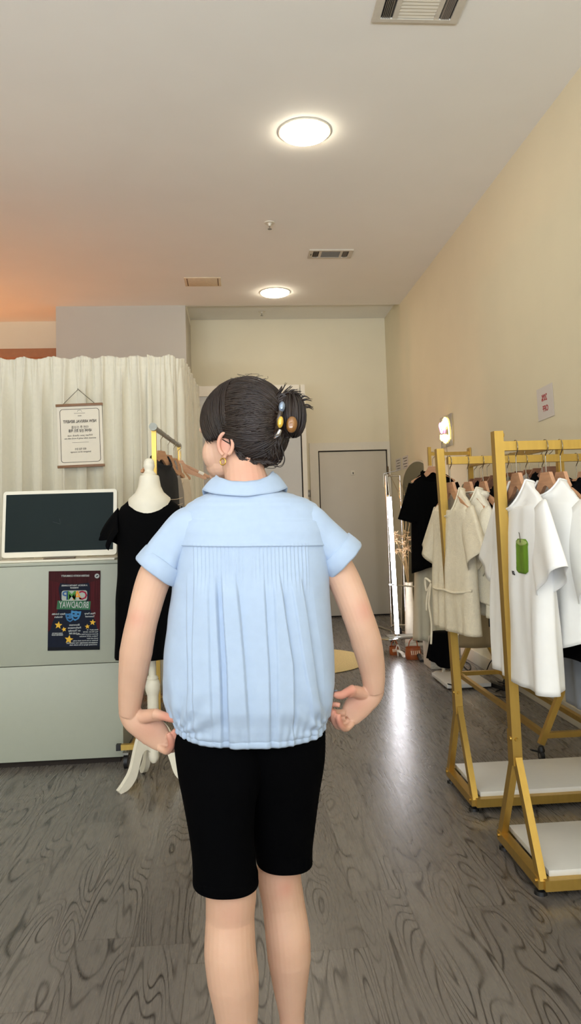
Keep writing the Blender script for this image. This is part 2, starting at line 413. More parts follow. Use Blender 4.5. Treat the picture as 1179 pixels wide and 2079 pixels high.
ap = empty('access_panel', (-.305, 7.68, ZC), 'cream rectangular access panel on the ceiling at the back', 'access panel')
MB().b2((-.19, -.14, -.008), (.19, .14, 0), bev=.002).build('panel', mat('access panel paint', (214, 196, 164), .6), ap)
for sx in (-.16, .16): MB().b2((sx - .005, -.12, -.0095), (sx + .005, .12, -.0075)).build('slot', mat('slot brown', (120, 90, 60), .8), ap, smooth=False)
def sprinkler(p, label):
    t = empty('sprinkler_head', p, label, 'sprinkler', 'ceiling sprinkler heads')
    MB().lathe([(.045, 0), (.043, -.006), (.02, -.008), (.014, -.02), (.012, -.03)], n=24).build('escutcheon', TRIM, t)
    b = MB(); b.tube([(0, 0, -.028), (0, 0, -.055)], .004, 8); b.lathe([(.018, -.055), (.018, -.058)], n=16); b.build('deflector', STEEL, t)
q = at_z(547, 452, ZC); sprinkler((q.x, q.y, ZC), 'sprinkler head on the ceiling between the two round lights')
q = at_z(531, 632, ZC + .08); sprinkler((q.x, q.y, ZC + .08), 'tiny sprinkler head on the shaded ceiling strip at the back')

# ------------------------------------------------------------------ service counter, screen and poster on the left
CY0 = 4.16
ct = empty('service_counter', (-1.55, CY0 + .22, 0), 'long white counter with a flat panelled front, left of the mannequin', 'counter')
MB().b2((-.9, -.195, .035), (.897, .22, 1.075)).build('body', CNTR, ct, smooth=False)
MB().b2((-.9, -.22, .035), (.902, -.197, .537), bev=.001).build('front_panel', CNTR, ct)
MB().b2((-.9, -.22, .541), (.902, -.197, 1.075), bev=.001).build('front_panel', CNTR, ct)
MB().b2((-.905, -.225, 1.077), (.902, .23, 1.095), bev=.003).build('worktop', CNTR, ct)
MB().b2((-.88, -.19, 0), (.88, .2, .035)).build('plinth', GAP, ct, smooth=False)  # recessed base coloured dark for the shadow gap at the floor

mo = empty('monitor', (-.997, 4.29, 1.095), 'large dark screen in a cream frame standing on the counter', 'monitor', rz=radians(-1))
tilt = Matrix.Rotation(radians(-6), 4, 'X')
def rrect(x0, z0, x1, z1, r, n=6):
    pts = []
    for cx_, cz_, a0 in ((x1 - r, z1 - r, 0), (x0 + r, z1 - r, 90), (x0 + r, z0 + r, 180), (x1 - r, z0 + r, 270)):
        pts += [(cx_ + r * cos(radians(a0 + 90 * k / n)), cz_ + r * sin(radians(a0 + 90 * k / n))) for k in range(n + 1)]
    return pts
b = MB(); b.prism(rrect(-.325, .022, .312, .397, .018), -.035, .0); b.xf(tilt).build('bezel', CREAM, mo)
b = MB(); b.prism(rrect(-.308, .052, .292, .378, .003), -.0365, -.034); b.xf(tilt)
b.build('screen', mat('dark glass screen', (24, 36, 36), .5, var=.1, scale=3, spec=.12), mo, smooth=False)
b = MB()
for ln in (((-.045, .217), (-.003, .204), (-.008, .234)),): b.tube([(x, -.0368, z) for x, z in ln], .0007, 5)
b.xf(tilt).build('screen_glint', mat('faint screen glint', (58, 68, 68), .6), mo)  # pale strokes painting a faint V-shaped reflection on the glass
b = MB(); b.prism(rrect(-.25, .08, .24, .34, .02), .0, .04); b.xf(tilt).build('back_housing', CREAM, mo)
b = MB(); b.b2((-.34, -.11, .0), (.315, .12, .012), bev=.005); b.build('base_plate', CREAM, mo)
b = MB(); b.box((-.01, .035, .10), (.16, .02, .19), bev=.006); b.build('stand', CREAM, mo)
b = MB(); b.box((.0, -.055, .0155), (.17, .03, .006)); b.build('base_slot', mat('brown slot', (96, 78, 58), .6), mo, smooth=False)

# poster on the counter front
po = empty('poster', (-.902, CY0 - .0045, .829), 'dark red and navy camp show poster with yellow stars on the counter front', 'poster')
po.rotation_euler = (0, radians(-1.2), 0) if False else (0, radians(1.2), 0)
pw, ph = .139, .214
def pcol(n, c): return mat('print ' + n, c, .6, var=.05, spec=.15)
def flat(name, poly, y, m_, par):
    b = MB(); b.prism(poly, y - .0003, y); return b.build(name, m_, par, smooth=False)
flat('sheet', [(-pw, -ph), (pw, -ph), (pw, ph), (-pw, ph)], .0, pcol('navy', (18, 24, 40)), po)
red = mat('print red curtain', (66, 14, 20), .6, spec=.15, var=.45, scale=9, stretch=(14, 1, .5))
for sg in (-1, 1):
    pts = [(sg * pw, ph), (sg * .06, ph), (sg * .085, .12), (sg * .075, .05), (sg * .095, -.02), (sg * .115, -.06), (sg * .125, -.1), (sg * pw, -.115)]
    flat('print_curtain', pts if sg < 0 else pts[::-1], -.0006, red, po)
flat('print_valance', [(-pw, ph), (-pw, .165), (-.07, .148), (0, .142), (.07, .148), (pw, .165), (pw, ph)], -.001, mat('print valance', (54, 14, 17), .6, spec=.15, var=.4, scale=9, stretch=(12, 1, .5)), po)
flat('print_footer', [(-pw, -ph), (pw, -ph), (pw, -.196), (-pw, -.196)], -.0008, pcol('black', (16, 18, 24)), po)
WHT = pcol('white', (176, 180, 178)); YEL = pcol('yellow', (222, 176, 62)); BLU = pcol('blue', (66, 128, 176)); GRN = pcol('green', (52, 104, 72))
def star(cx_, cz_, r, rot=0):
    pts = [(cx_ + (r if k % 2 == 0 else r * .45) * sin(pi * k / 5 + rot), cz_ + (r if k % 2 == 0 else r * .45) * cos(pi * k / 5 + rot)) for k in range(10)]
    flat('print_star', pts, -.0016, YEL, po)
for a in ((-.083, -.078, .021, .1), (-.053, -.101, .014, -.2), (.100, -.066, .017, .1), (.072, -.088, .014, -.1), (-.026, -.156, .024, .15)): star(*a)
flat('print_box', rrect(-.068, .052, .069, .108, .012), -.0014, pcol('pale', (168, 176, 166)), po)
flat('print_banner', [(-.094, .008), (.085, .002), (.089, .048), (-.089, .055)], -.0016, GRN, po)
for ch, cx_, c in (('C', .048, (150, 30, 60)), ('A', .016, (226, 150, 60)), ('M', -.014, (80, 140, 70)), ('P', -.047, (60, 96, 140))):
    text(ch, .066, pcol('letter ' + ch, c), po, plane_M((cx_, -.0024, .079), (1, 0, 0), (0, 0, 1)), bold=.0012)
text('BROADWAY', .05, WHT, po, plane_M((-.001, -.0026, .029), (1, 0, -.03), (0, 0, 1)), width=.158, bold=.0006)
def line(t, cx_, cz_, wd, sz=.011, c=None, b=.0004): text(t, sz, c or WHT, po, plane_M((cx_, -.0022, cz_), (1, 0, 0), (0, 0, 1)), width=wd, bold=b)
line('EASTERN NORTH COMMUNITY', .004, .187, .15, .014); line('A MUSICAL THEATRE SUMMER', .0, .135, .14, .011); line('WORKSHOP', .0, .122, .046, .010)
line('Rising 3rd-8th', -.083, -.018, .07, .013); line('Graders', -.083, -.034, .044, .013)
line('Pizza Party', .085, -.018, .058, .013); line('Tomorrow!', .085, -.034, .05, .013)
for i, (t, wd) in enumerate((('Showcase', .056), ('Performance', .07), ('on Thursday', .066), ('at 5:00 PM', .056))): line(t, .003, -.078 - .0155 * i, wd, .0135)
line('SCAN CODE TO', -.088, -.122, .056, .009); line('REGISTER NOW', -.088, -.131, .06, .009)
for i, (t, wd) in enumerate((('Dates: July 8 - 12', .06), ('Time: 9:00 AM - 3:00 PM', .08), ('Showcase and party Friday at 6 PM', .115), ('Tuition: $375 includes', .1), ('lunch and shirt', .06), ('Register at the front desk today', .135))):
    text(t, .008, WHT, po, plane_M((.13 - wd / 2, -.0022, -.106 - .0115 * i), (1, 0, 0), (0, 0, 1)), width=wd, bold=.0003)
line('PARENTS INVITED TO WATCH', .045, -.176, .165, .009); line('www.camp signup at the studio desk', .052, -.186, .15, .008)
# two theatre masks and a round badge
def mask(cx_, cz_, s, rot, y, col):
    base = [(-.5, .42), (-.2, .36), (0, .40), (.2, .36), (.5, .42), (.48, 0), (.34, -.38), (0, -.6), (-.34, -.38), (-.48, 0)]
    R_ = lambda p: (cx_ + s * (p[0] * cos(rot) - p[1] * sin(rot)), cz_ + s * (p[0] * sin(rot) + p[1] * cos(rot)))
    flat('print_mask', [R_(p) for p in base], y, col, po)
    for ex in (-.22, .22): flat('print_mask_eye', [R_((ex + .12 * cos(a * pi / 6), .1 + .07 * sin(a * pi / 6))) for a in range(12)], y - .0005, pcol('navy', (18, 24, 40)), po)
    flat('print_mask_mouth', [R_(p) for p in ((-.26, -.16), (0, -.24), (.26, -.16), (.16, -.36), (0, -.42), (-.16, -.36))], y - .0005, pcol('navy', (18, 24, 40)), po)
mask(-.022, -.034, .048, .05, -.0016, pcol('blue dark', (58, 110, 156))); mask(.009, -.024, .054, -.12, -.0024, BLU)
flat('print_badge', [(.121 + .013 * cos(a * pi / 10), .185 + .013 * sin(a * pi / 10)) for a in range(20)], -.0016, WHT, po)
flat('print_badge_mark', [(.113, .180), (.123, .182), (.130, .190), (.120, .189)], -.0022, pcol('navy', (18, 24, 40)), po)

# ------------------------------------------------------------------ fitting room: rod and curtains
def curtain(name, path, ztop, zbot, label, seed, amp=.05, wl=.17):
    """path: points (x, y) followed by the gathered cloth"""
    rnd = random.Random(seed)
    P = spline([(x, y, 0) for x, y in path], 24)
    d = [0]
    for a, b in zip(P, P[1:]): d.append(d[-1] + (b - a).length)
    Ltot = d[-1]; n = int(Ltot / .0065)
    cols = []; k = 0; ph = 0
    ph1 = rnd.random() * 6; fw = [rnd.uniform(.55, 1.6) for _ in range(400)]
    phase = ph1
    for i in range(n + 1):
        s = Ltot * i / n
        while k < len(d) - 2 and d[k + 1] < s: k += 1
        t = (s - d[k]) / max(1e-6, d[k + 1] - d[k]); p = P[k].lerp(P[k + 1], t); tg = (P[k + 1] - P[k]).normalized(); nn = Vector((tg.y, -tg.x, 0))
        phase += 2 * pi / wl * fw[int(s / .1)] * (Ltot / n)
        cols.append((p, nn, tg, phase, s))
    zs = [ztop, ztop - .012, ztop - .03, ztop - .05, ztop - .062, ztop - .07, ztop - .078, ztop - .09] + [ztop - .12 - (ztop - .12 - zbot) * i / 26 for i in range(27)]
    rings = []
    for z in zs:
        u = (ztop - z) / (ztop - zbot); row = []
        for p, nn, tg, ph, s in cols:
            big = amp * (.30 + .35 * ss(0,.15,u) + .5 * u) * (sin(ph + .5 * sin(u * 3 + s)) + .35 * sin(2 * ph + 1.3 + s * 2))
            small = .008 * sin(ph * 2.6 + 1) + .006 * sin(ph * 4.1 + s)
            g = ss(.0, .12, u)
            o = big * (.45 + .55 * g) + small * (1 - ss(.02, .16, u))
            if abs(z - (ztop - .07)) < .006: o = o * .9 - .003
            zz = z + (.010 * sin(ph * .5 + s * 9) + .006 * noise.noise(Vector((s * 9, 0, seed)))) * (1 - ss(0, .03, u))
            sh = .012 * sin(2 * ph) * g
            row.append(p + nn * o + tg * sh + Vector((0, 0, zz)))
        rings.append(row)
    b = MB(); b.loft(rings, closed=False)
    o = b.build(name, CURT, angle=180, solid=.002)
    return tag(o, label, 'curtain', 'cream fitting room curtains')
ZT = at_y(175, 728, 5.6).z
rod = MB(); rod.tube([(-2.7, 5.6, ZT - .05), (-.52, 5.6, ZT - .05), (-.47, 5.63, ZT - .05), (-.45, 5.69, ZT - .05), (-.42, 7.2, ZT - .05)], .011, 10)
for x, y in ((-.455, 5.66), (-2.7, 5.6), (-.42, 7.2)): rod.tube([(x, y, 0), (x, y, ZT - .05)], .011, 10); rod.lathe([(.06, 0), (.06, .006)], (x, y, 0))
tag(rod.build('curtain_rod', STEEL), 'grey tube frame that carries the fitting room curtains', 'curtain rod')
curtain('curtain', [(-2.7, 5.555), (-2.0, 5.56), (-1.3, 5.55), (-.60, 5.555)], ZT, .05, 'long cream gathered curtain behind the counter and the hanging sign', 3)
curtain('curtain', [(-.65, 5.545), (-.50, 5.555), (-.405, 5.66), (-.375, 6.0), (-.365, 6.5), (-.34, 6.95)], ZT + .002, .05, 'short cream curtain turning the corner of the fitting room', 11, amp=.036, wl=.14)

# hanging sign with timber rails
sc_ = at_y(163, 884, 5.5)
sg = empty('hanging_sign', sc_, 'cream paper notice with brown timber rails hung on the curtain', 'sign')
sg.rotation_euler = (0, radians(-1.3), 0)
k = 5.5 / 1500
sw_, sh_ = 45.5 * k, 60 * k
MB().b2((-sw_ + .004, -.002, -sh_), (sw_ - .004, .0, sh_)).build('sheet', PAPER, sg, smooth=False)
RAIL = mat('walnut rail', (128, 90, 56), .5, var=.12, scale=20, stretch=(1, 8, 8))
for zz in (sh_ + .006, -sh_ - .006): MB().b2((-sw_ - .003, -.012, zz - .0095), (sw_ + .003, .008, zz + .0095), bev=.002).build('rail', RAIL, sg)
hk = (-.005, 0, sh_ + .122)
b = MB(); b.tube([(-sw_ * .72, -.002, sh_ + .012), hk], .0022, 6); b.tube([hk, (sw_ * .68, -.002, sh_ + .012)], .0022, 6); b.build('cord', mat('dark cord', (92, 84, 70), .8), sg)
b = MB(); b.tube([(-.005, .06, sh_ + .124), (-.005, -.006, sh_ + .120), (-.005, -.010, sh_ + .128)], .003, 6); b.build('hook', STEEL, sg)
fr_o = rrect(-sw_ * .86, -sh_ * .90, sw_ * .86, sh_ * .90, .022); fr_i = rrect(-sw_ * .835, -sh_ * .882, sw_ * .835, sh_ * .882, .019)
b = MB(); b.loft([[(x, -.0026, z) for x, z in fr_o], [(x, -.0026, z) for x, z in fr_i]]); b.build('print_border', INK, sg, smooth=False)
def sl(t, z, wd, sz, c=INK, bo=.0002): text(t, sz, c, sg, plane_M((0, -.0028, z * sh_), (1, 0, 0), (0, 0, 1)), width=wd * sw_, bold=bo)
DI = mat('dark ink', (62, 56, 48), .8)
sl('NEW ARRIVAL BENEFIT', .47, 1.44, .030, DI, .0006)
sl('이번 주 신상품', .27, .74, .024); sl('네이버 신상 코드 적용', .155, 1.0, .026, DI, .0007)
sl('When you check out', .0, 1.1, .020); sl('automatic dollar saving & worth with you', -.095, 1.36, .017)
sl('매장 직원 문의', -.46, .48, .018); sl('Instagram direct message', -.55, .88, .016); sl('SINCE', .66, .16, .010)
b = MB(); b.b2((-sw_ * .36, -.003, -.238 * sh_), (sw_ * .36, -.0022, -.23 * sh_)); b.b2((-sw_ * .24, -.003, .745 * sh_), (sw_ * .24, -.0022, .755 * sh_)); b.build('print_rule', INK, sg, smooth=False)
b = MB(); b.tube([(x * sw_, -.0026, z * sh_) for x, z in ((-.09, .80), (-.06, .86), (-.02, .83), (.02, .87), (.06, .84), (.10, .80))], .0011, 5); b.build('print_emblem', INK, sg)

# ------------------------------------------------------------------ dress form on a turned white stand
mn = empty('dress_form', (-.447, 3.83, 0), 'white dress form on a turned tripod stand wearing the black dress', 'mannequin')
MB().lathe([(.03, 1.0), (.098, 1.30), (.112, 1.385), (.105, 1.42), (.072, 1.45), (.058, 1.48), (.052, 1.515), (.05, 1.53), (.046, 1.537)], n=36).build('neck', CREAM, mn, angle=60)
MB().lathe([(.034, 1.535), (.036, 1.545), (.028, 1.552), (.022, 1.562), (.024, 1.570), (.0285, 1.582), (.0285, 1.592), (.026, 1.597), (.027, 1.600), (.0265, 1.608), (.020, 1.619), (.010, 1.625), (.001, 1.626)], n=30).build('knob', CREAM, mn, angle=50)
torso = [(.70, .13, .09), (.85, .165, .115), (.95, .155, .11), (1.08, .125, .09), (1.22, .145, .11), (1.33, .155, .10), (1.385, .13, .08), (1.42, .09, .06)]
rings = []
for z in [.70 + .72 * i / 24 for i in range(25)]:
    a, b_ = interp(torso, z); rings.append([(a * cos(2 * pi * j / 36), b_ * sin(2 * pi * j / 36), z) for j in range(36)])
MB().loft(rings, True, True, True).build('torso', CREAM, mn)
MB().lathe([(.019, .44), (.019, .72)], n=20).build('pole', CREAM, mn)
MB().lathe([(.012, .10), (.024, .115), (.027, .13), (.026, .30), (.030, .32), (.030, .335), (.024, .345), (.028, .36), (.028, .43), (.031, .44), (.036, .455), (.038, .48), (.034, .50), (.027, .508), (.030, .515), (.024, .525), (.019, .53)], n=28).build('turned_column', CREAM, mn, angle=35)
def cab_leg(ang):
    top = spline([(.018, .300), (.045, .300), (.085, .255), (.115, .180), (.140, .095), (.175, .045), (.198, .012)], 6)
    bot = spline([(.018, .145), (.040, .172), (.065, .165), (.085, .115), (.110, .050), (.150, .012), (.190, .000)], 6)
    pts = [(x, z) for x, z, *_ in [(p.x, p.y) for p in [Vector((a, c, 0)) for a, c in []]]]
    return top, bot
def leg_mesh(ang):
    T_ = spline([(.018, 0, .300), (.045, 0, .300), (.085, 0, .255), (.112, 0, .180), (.138, 0, .095), (.175, 0, .045), (.205, 0, .016)], 6)
    B_ = spline([(.018, 0, .145), (.040, 0, .172), (.065, 0, .165), (.085, 0, .115), (.108, 0, .050), (.150, 0, .010), (.192, 0, .000)], 6)
    w = .012; rings = []
    for t, b_ in zip(T_, B_): rings.append([t + Vector((0, -w, 0)), t + Vector((0, w, 0)), b_ + Vector((0, w, 0)), b_ + Vector((0, -w, 0))])
    mb = MB(); mb.loft(rings, True, True, True); mb.xf(Matrix.Rotation(ang, 4, 'Z')); return mb
for a in (radians(218), radians(-12), radians(115)): leg_mesh(a).build('leg', CREAM, mn, angle=30)

# ------------------------------------------------------------------ small rolling rack behind the dress form
rb = empty('garment_rack', (-.42, 4.60, 0), 'narrow gold rack with a grey rail behind the dress form', 'clothes rack')
def L_(p): return Vector(p) - Vector((-.42, 4.60, 0))
P0, P1 = Vector((-.447, 4.08, 0)), Vector((-.392, 5.13, 0)); ZB = 1.815
b = MB(); b.tube([L_(P0 + Vector((0, -.03, ZB))), L_(P1 + Vector((0, .03, ZB)))], .014, 14); b.build('top_rail', STEEL, rb)
b = MB(); b.tube([L_(P0 + Vector((0, -.045, ZB))), L_(P0 + Vector((0, -.028, ZB)))], .022, 18); b.build('rail_cap', mat('pale grey cap', (158, 160, 150), .5), rb)
for q_ in (P0, P1):
    b = MB(); b.bar(L_(q_ + Vector((0, 0, .12))), L_(q_ + Vector((0, 0, ZB - .01))), .025, .025); b.build('post', GOLD, rb, smooth=False)
    b = MB(); b.bar(L_(q_ + Vector((-.20, 0, .11))), L_(q_ + Vector((.20, 0, .11))), .028, .028); b.build('foot_bar', GOLD, rb, smooth=False)
    for sx in (-1, 1):
        b = MB(); b.bar(L_(q_ + Vector((sx * .20, 0, .11))), L_(q_ + Vector((sx * .225, 0, .11))), .031, .031); b.build('end_cap', BLACKP, rb, smooth=False)
        c = MB(); w_ = L_(q_ + Vector((sx * .175, 0, .035)))
        c.tube([w_ + Vector((-.010, 0, 0)), w_ + Vector((.010, 0, 0))], .035, 18); c.tube([w_ + Vector((0, 0, .0)), w_ + Vector((0, 0, .065))], .008, 8, mi=1); c.box(w_ + Vector((0, 0, .045)), (.03, .05, .012), mi=1)
        c.build('caster', [BLACKP, STEEL], rb)
for dx in (-.14, .14):
    b = MB(); b.bar(L_(P0 + Vector((dx, 0, .115))), L_(P1 + Vector((dx, 0, .115))), .02, .02); b.build('base_rail', GOLD, rb, smooth=False)
b = MB(); b.bar(L_(P0 + Vector((-.06, -.0, .345))), L_(P0 + Vector((.09, 0, .345))), .016, .016); b.build('cross_peg', mat('dark gold', (112, 82, 38), .5, .6), rb, smooth=False)

# ------------------------------------------------------------------ gold display racks on the right
T_ = .035
def gold_rack(y, x0, x1, label, lean):
    t = empty('display_rack', (x0, y, 0), label, 'clothes rack', 'gold racks with white base boards'); Lx = x1 - x0; D = .20
    up = Vector((0, 1, 0))
    for sx, xx in ((1, 0.0), (-1, Lx)):
        xt = xx - lean if xx == 0 else xx
        b = MB(); b.bar((xx, 0, .375), (xt, 0, 1.605), T_, T_ + .006, up=(0, 1, 0)); b.build('post', GOLD, t, smooth=False)
        for sy in (-1, 1):
            b = MB()
            vs = []
            b.bar((xx, sy * (T_ / 2 + .002), .375), (xx, sy * (T_ / 2 + .002), .495), T_ * .98, T_ * .9, up=(0, 1, 0)) if sy > 0 else None
            b.bar((xx, sy * .012, .40), (xx, sy * (D - .012), .048), T_, T_ * .72, up=(1, 0, 0))
            b.build('leg', GOLD, t, smooth=False)
        b = MB(); b.bar((xx, -D, .045), (xx, D, .045), T_, T_); b.build('side_rail', GOLD, t, smooth=False)
        for sy in (-1, 1):
            b = MB(); b.lathe([(.010, .026), (.010, .016), (.020, .013), (.022, .0)], (xx, sy * (D - .03), 0), 18); b.build('levelling_foot', BLACKP, t)
            b = MB(); b.tube([(xx - sx * (T_ / 2 - .002), sy * (D - .02), .05), (xx - sx * (T_ / 2 + .006), sy * (D - .02), .05)], .007, 10); b.build('bolt', GOLDB, t)
        for zz in (.47, 1.555, 1.59) if sx > 0 else ():
            off = Vector((xt if zz > 1 else xx, 0, zz))
            dirx = 1 if zz > 1 else -1
            b = MB(); b.tube([off + Vector((dirx * (T_ / 2 - .001), -.006, 0)), off + Vector((dirx * (T_ / 2 + .006), -.006, 0)), off + Vector((dirx * (T_ / 2 + .008), -.006, 0))], [.009, .008, .002], 12); b.build('bolt', GOLDB, t)
        if sx > 0:
            b = MB(); b.tube([(xx - .003, -T_ / 2 + .001, .47), (xx - .003, -T_ / 2 - .007, .47)], [.009, .006], 12); b.build('bolt', GOLDB, t)
    b = MB(); b.bar((0, 0, 1.548), (Lx, 0, 1.548), T_, T_); b.build('top_rail', GOLD, t, smooth=False)
    for sy in (-1, 1):
        b = MB(); b.bar((0, sy * D, .045), (Lx, sy * D, .045), T_, T_); b.build('base_rail', GOLD, t, smooth=False)
    b = MB(); b.b2((T_ / 2 + .008, -D + .012, .062), (Lx - T_ / 2 - .008, D - .012, .082), bev=.002); b.build('base_board', WHITEB, t)
    return t
gold_rack(2.72, .998, 1.93, 'gold rack nearest the camera, holding the white apple tee, on white base board', .012)
gold_rack(3.44, 1.0, 1.93, 'gold rack behind the nearest one, holding the cream tie dress, on white base board', .038)

# rack along the wall, on castors
rw = empty('wall_rack', (1.73, 4.6, 0), 'gold rack on black castors standing along the right wall', 'clothes rack')
Y0, Y1, ZR = -.76, .76, 1.665
for yy in (Y0, Y1):
    b = MB(); b.bar((0, yy, .42), (0, yy, ZR), .032, .032, up=(0, 1, 0)); b.build('post', GOLD, rw, smooth=False)
    for sx in (-1, 1):
        b = MB(); b.bar((sx * .01, yy, .46), (sx * .185, yy, .085), .030, .030, up=(0, 1, 0)); b.build('leg', GOLD, rw, smooth=False)
        c = MB(); w_ = Vector((sx * .185, yy, .027)); c.tube([w_ + Vector((-.009, 0, 0)), w_ + Vector((.009, 0, 0))], .027, 16); c.tube([w_ + Vector((-.0095, 0, 0)), w_ + Vector((.0095, 0, 0))], .011, 12, mi=1); c.lathe([(.019, .048), (.019, .058), (.011, .075)], (w_.x, yy, 0), 14); c.bar(w_ + Vector((-.005, 0, .018)), w_ + Vector((-.06, -.012, .036)), .016, .008)
        c.build('castor', [BLACKP, STEEL], rw)
    b = MB(); b.bar((-.17, yy, .13), (.17, yy, .13), .028, .028); b.build('foot_bar', GOLD, rw, smooth=False)
b = MB(); b.bar((0, Y0, ZR - .02), (0, Y1, ZR - .02), .03, .03); b.build('top_rail', GOLD, rw, smooth=False)
for xx in (-.16, .15):
    b = MB(); b.bar((xx, Y0, .13), (xx, Y1, .13), .028, .028); b.build('base_rail', GOLD, rw, smooth=False)
# wall rail at the far end for the black tee outfit
wr = empty('wall_rail', (1.66, 6.2, 0), 'gold straight bracket rail at the far end, behind the second rack', 'clothes rail')
b = MB(); b.bar((-.02, 0, 1.80), (.34, 0, 1.80), .028, .028); b.build('rail', GOLD, wr, smooth=False)
b = MB(); b.box((.335, 0, 1.80), (.012, .09, .09), bev=.003); b.build('wall_plate', GOLD, wr)
b = MB(); b.bar((-.012, 0, 1.70), (-.012, 0, 1.86), .026, .026, up=(0, 1, 0)); b.build('end_post', GOLD, wr, smooth=False)

# ------------------------------------------------------------------ far right corner: chrome rack, lit tube, mirror, plants
cr = empty('chrome_rack', (1.60, 7.68, 0), 'slim chrome rolling rack in front of the back door', 'clothes rack')
for xx in (-.035, .115):
    b = MB(); b.tube([(xx, 0, .12), (xx, 0, 1.70)], .011, 12); b.build('post', CHROME, cr)
    b = MB(); b.tube([(xx + (-.13 if xx < 0 else -.02), .20, .115), (xx + (-.04 if xx < 0 else .07), -.20, .115)], .013, 12); b.build('foot_bar', CHROME, cr)
    for dx, dy in (((-.13, .20), (-.04, -.20)) if xx < 0 else ((-.02, .20), (.07, -.20))):
        c = MB(); w_ = Vector((xx + dx, dy, .045)); c.tube([w_ + Vector((-.012, 0, 0)), w_ + Vector((.012, 0, 0))], .045, 18); c.tube([w_, w_ + Vector((0, 0, .075))], .010, 8, mi=1); c.tube([w_ + Vector((-.013, 0, 0)), w_ + Vector((.013, 0, 0))], .018, 12, mi=1); c.build('castor', [BLACKP, CHROME], cr)
b = MB(); b.tube([(-.035, 0, 1.70), (.115, 0, 1.70)], .011, 12); b.build('top_rail', CHROME, cr)
b = MB(); b.tube([(-.035, 0, .14), (.115, 0, .14)], .011, 12); b.build('base_rail', CHROME, cr)
# chrome tray shelf on the floor side with shoes beneath
tr = empty('chrome_shelf', (1.57, 6.93, 0), 'low chrome shelf above the brown leather bags', 'shelf')
b = MB(); b.lathe([(.001, .128), (.09, .130), (.105, .138), (.105, .144), (.09, .150), (.001, .152)], (-.17, 0, 0), 28); b.build('round_base', CHROME, tr)
b = MB(); b.b2((-.2, -.07, .135), (.28, .10, .158), bev=.004); b.build('tray', STEEL, tr)
for sx in (-.12, .24):
    b = MB(); b.tube([(sx, .06, 0), (sx, .06, .14)], .010, 10); b.build('leg', CHROME, tr)
b = MB(); b.tube([(-.05, -.05, .075), (.28, -.05, .075)], .022, 14); b.build('tube_rail', WHITEP, tr)
lt_b, lt_t = at_y(806, 1287, 6.93), at_y(790, 1008, 7.15)
lt = empty('led_tube', (1.545, 6.93, 0), 'tall glowing white light tube leaning beside the mirror', 'lamp')
b = MB(); b.tube([lt_b, lt_t], .020, 16); b.build('lit_tube', LEDM, lt, world=True)
b = MB(); b.tube([lt_b + Vector((0, 0, -.032)), lt_b + Vector((0, 0, .005))], .026, 16); b.build('end_cap', CHROME, lt, world=True)
b = MB(); b.tube([lt_t + Vector((0, 0, -.005)), lt_t + Vector((0, 0, .015))], .022, 16); b.tube([lt_t + Vector((0, 0, .01)), lt_t + Vector((-.01, .02, .22))], .003, 8); b.tube([lt_t + Vector((-.03, .1, .10)), lt_t + Vector((-.028, .1, .23)), lt_t + Vector((.12, .05, .26))], .004, 8); b.build('hanger_wire', CHROME, lt, world=True)
q = lt_b.lerp(lt_t, (1192 - 1288) / (1008 - 1288)); b = MB(); b.tube([q + Vector((-.06, -.02, .012)), q + Vector((.20, .01, -.02))], .007, 10); b.tube([q + Vector((.12, -.02, -.018)), q + Vector((.14, .03, .01))], .004, 8); b.build('clamp', CHROME, lt, world=True)

# leaning arched mirror
mr = empty('arched_mirror', (1.86, 7.85, 0), 'tall arched mirror leaning on the right wall beside the light tube', 'mirror')
def arch(w, h, n=24): return [(-w, 0), (w, 0)] + [(w * cos(pi * k / n), h - w + w * sin(pi * k / n) * 1.0) for k in range(n + 1)]
R_ = Matrix.Translation((0, 0, .004)) @ Matrix.Rotation(radians(-66), 4, 'Z') @ Matrix.Rotation(radians(-3.2), 4, 'X')
b = MB(); b.prism(arch(.26, 1.87), .0, .022); b.xf(R_).build('frame', mat('mirror frame', (196, 190, 172), .4, .3), mr)
b = MB(); b.prism([(x * .955, z * .985 + .012) for x, z in arch(.26, 1.87)], -.002, .0005); b.xf(R_).build('glass', MIRROR, mr, smooth=False)

# dried plants in a slim vase, in front of the mirror
dp = empty('dried_plants', (1.665, 7.25, 0), 'bunch of dried beige flowers and twigs between the light tube and the black tee', 'plant')
PAMP = mat('dried flower', (176, 148, 112), .9, var=.2, scale=60); STEMM = mat('dried stem', (128, 104, 66), .9, var=.2)
b = MB(); b.lathe([(.055, 0), (.06, .02), (.05, .25), (.035, .55), (.042, .62), (.036, .62), (.03, .5)], n=24); b.build('vase', mat('stone vase', (186, 178, 160), .6), dp)
st = MB(); fl = MB(); rnd = random.Random(5)
heads = []
for i in range(16):
    e = Vector((rnd.uniform(-.12, .02), rnd.uniform(-.08, .06), rnd.uniform(.90, 1.12)))
    st.tube(spline([(0, 0, .5), (e.x * .3, e.y * .4, .75), e], 4), .0022, 5); heads.append(e)
for p_, e_ in (((-.02, 0, .9), (-.19, -.10, 1.72)), ((-.02, 0, .9), (.02, -.05, 1.55)), ((-.03, 0, .9), (-.06, -.06, 1.62))):
    pth = spline([(0, 0, .5), p_, Vector(p_).lerp(Vector(e_), .55) + Vector((.05, 0, .08)), e_], 6); st.tube(pth, lerpl([.004, .004, .003, .002], 6), 6)
    for j in range(8, len(pth), 2):
        d_ = Vector((rnd.uniform(-1, 1), rnd.uniform(-1, 1), .8)).normalized() * .035; st.tube([pth[j], pth[j] + d_], [.002, .001], 4)
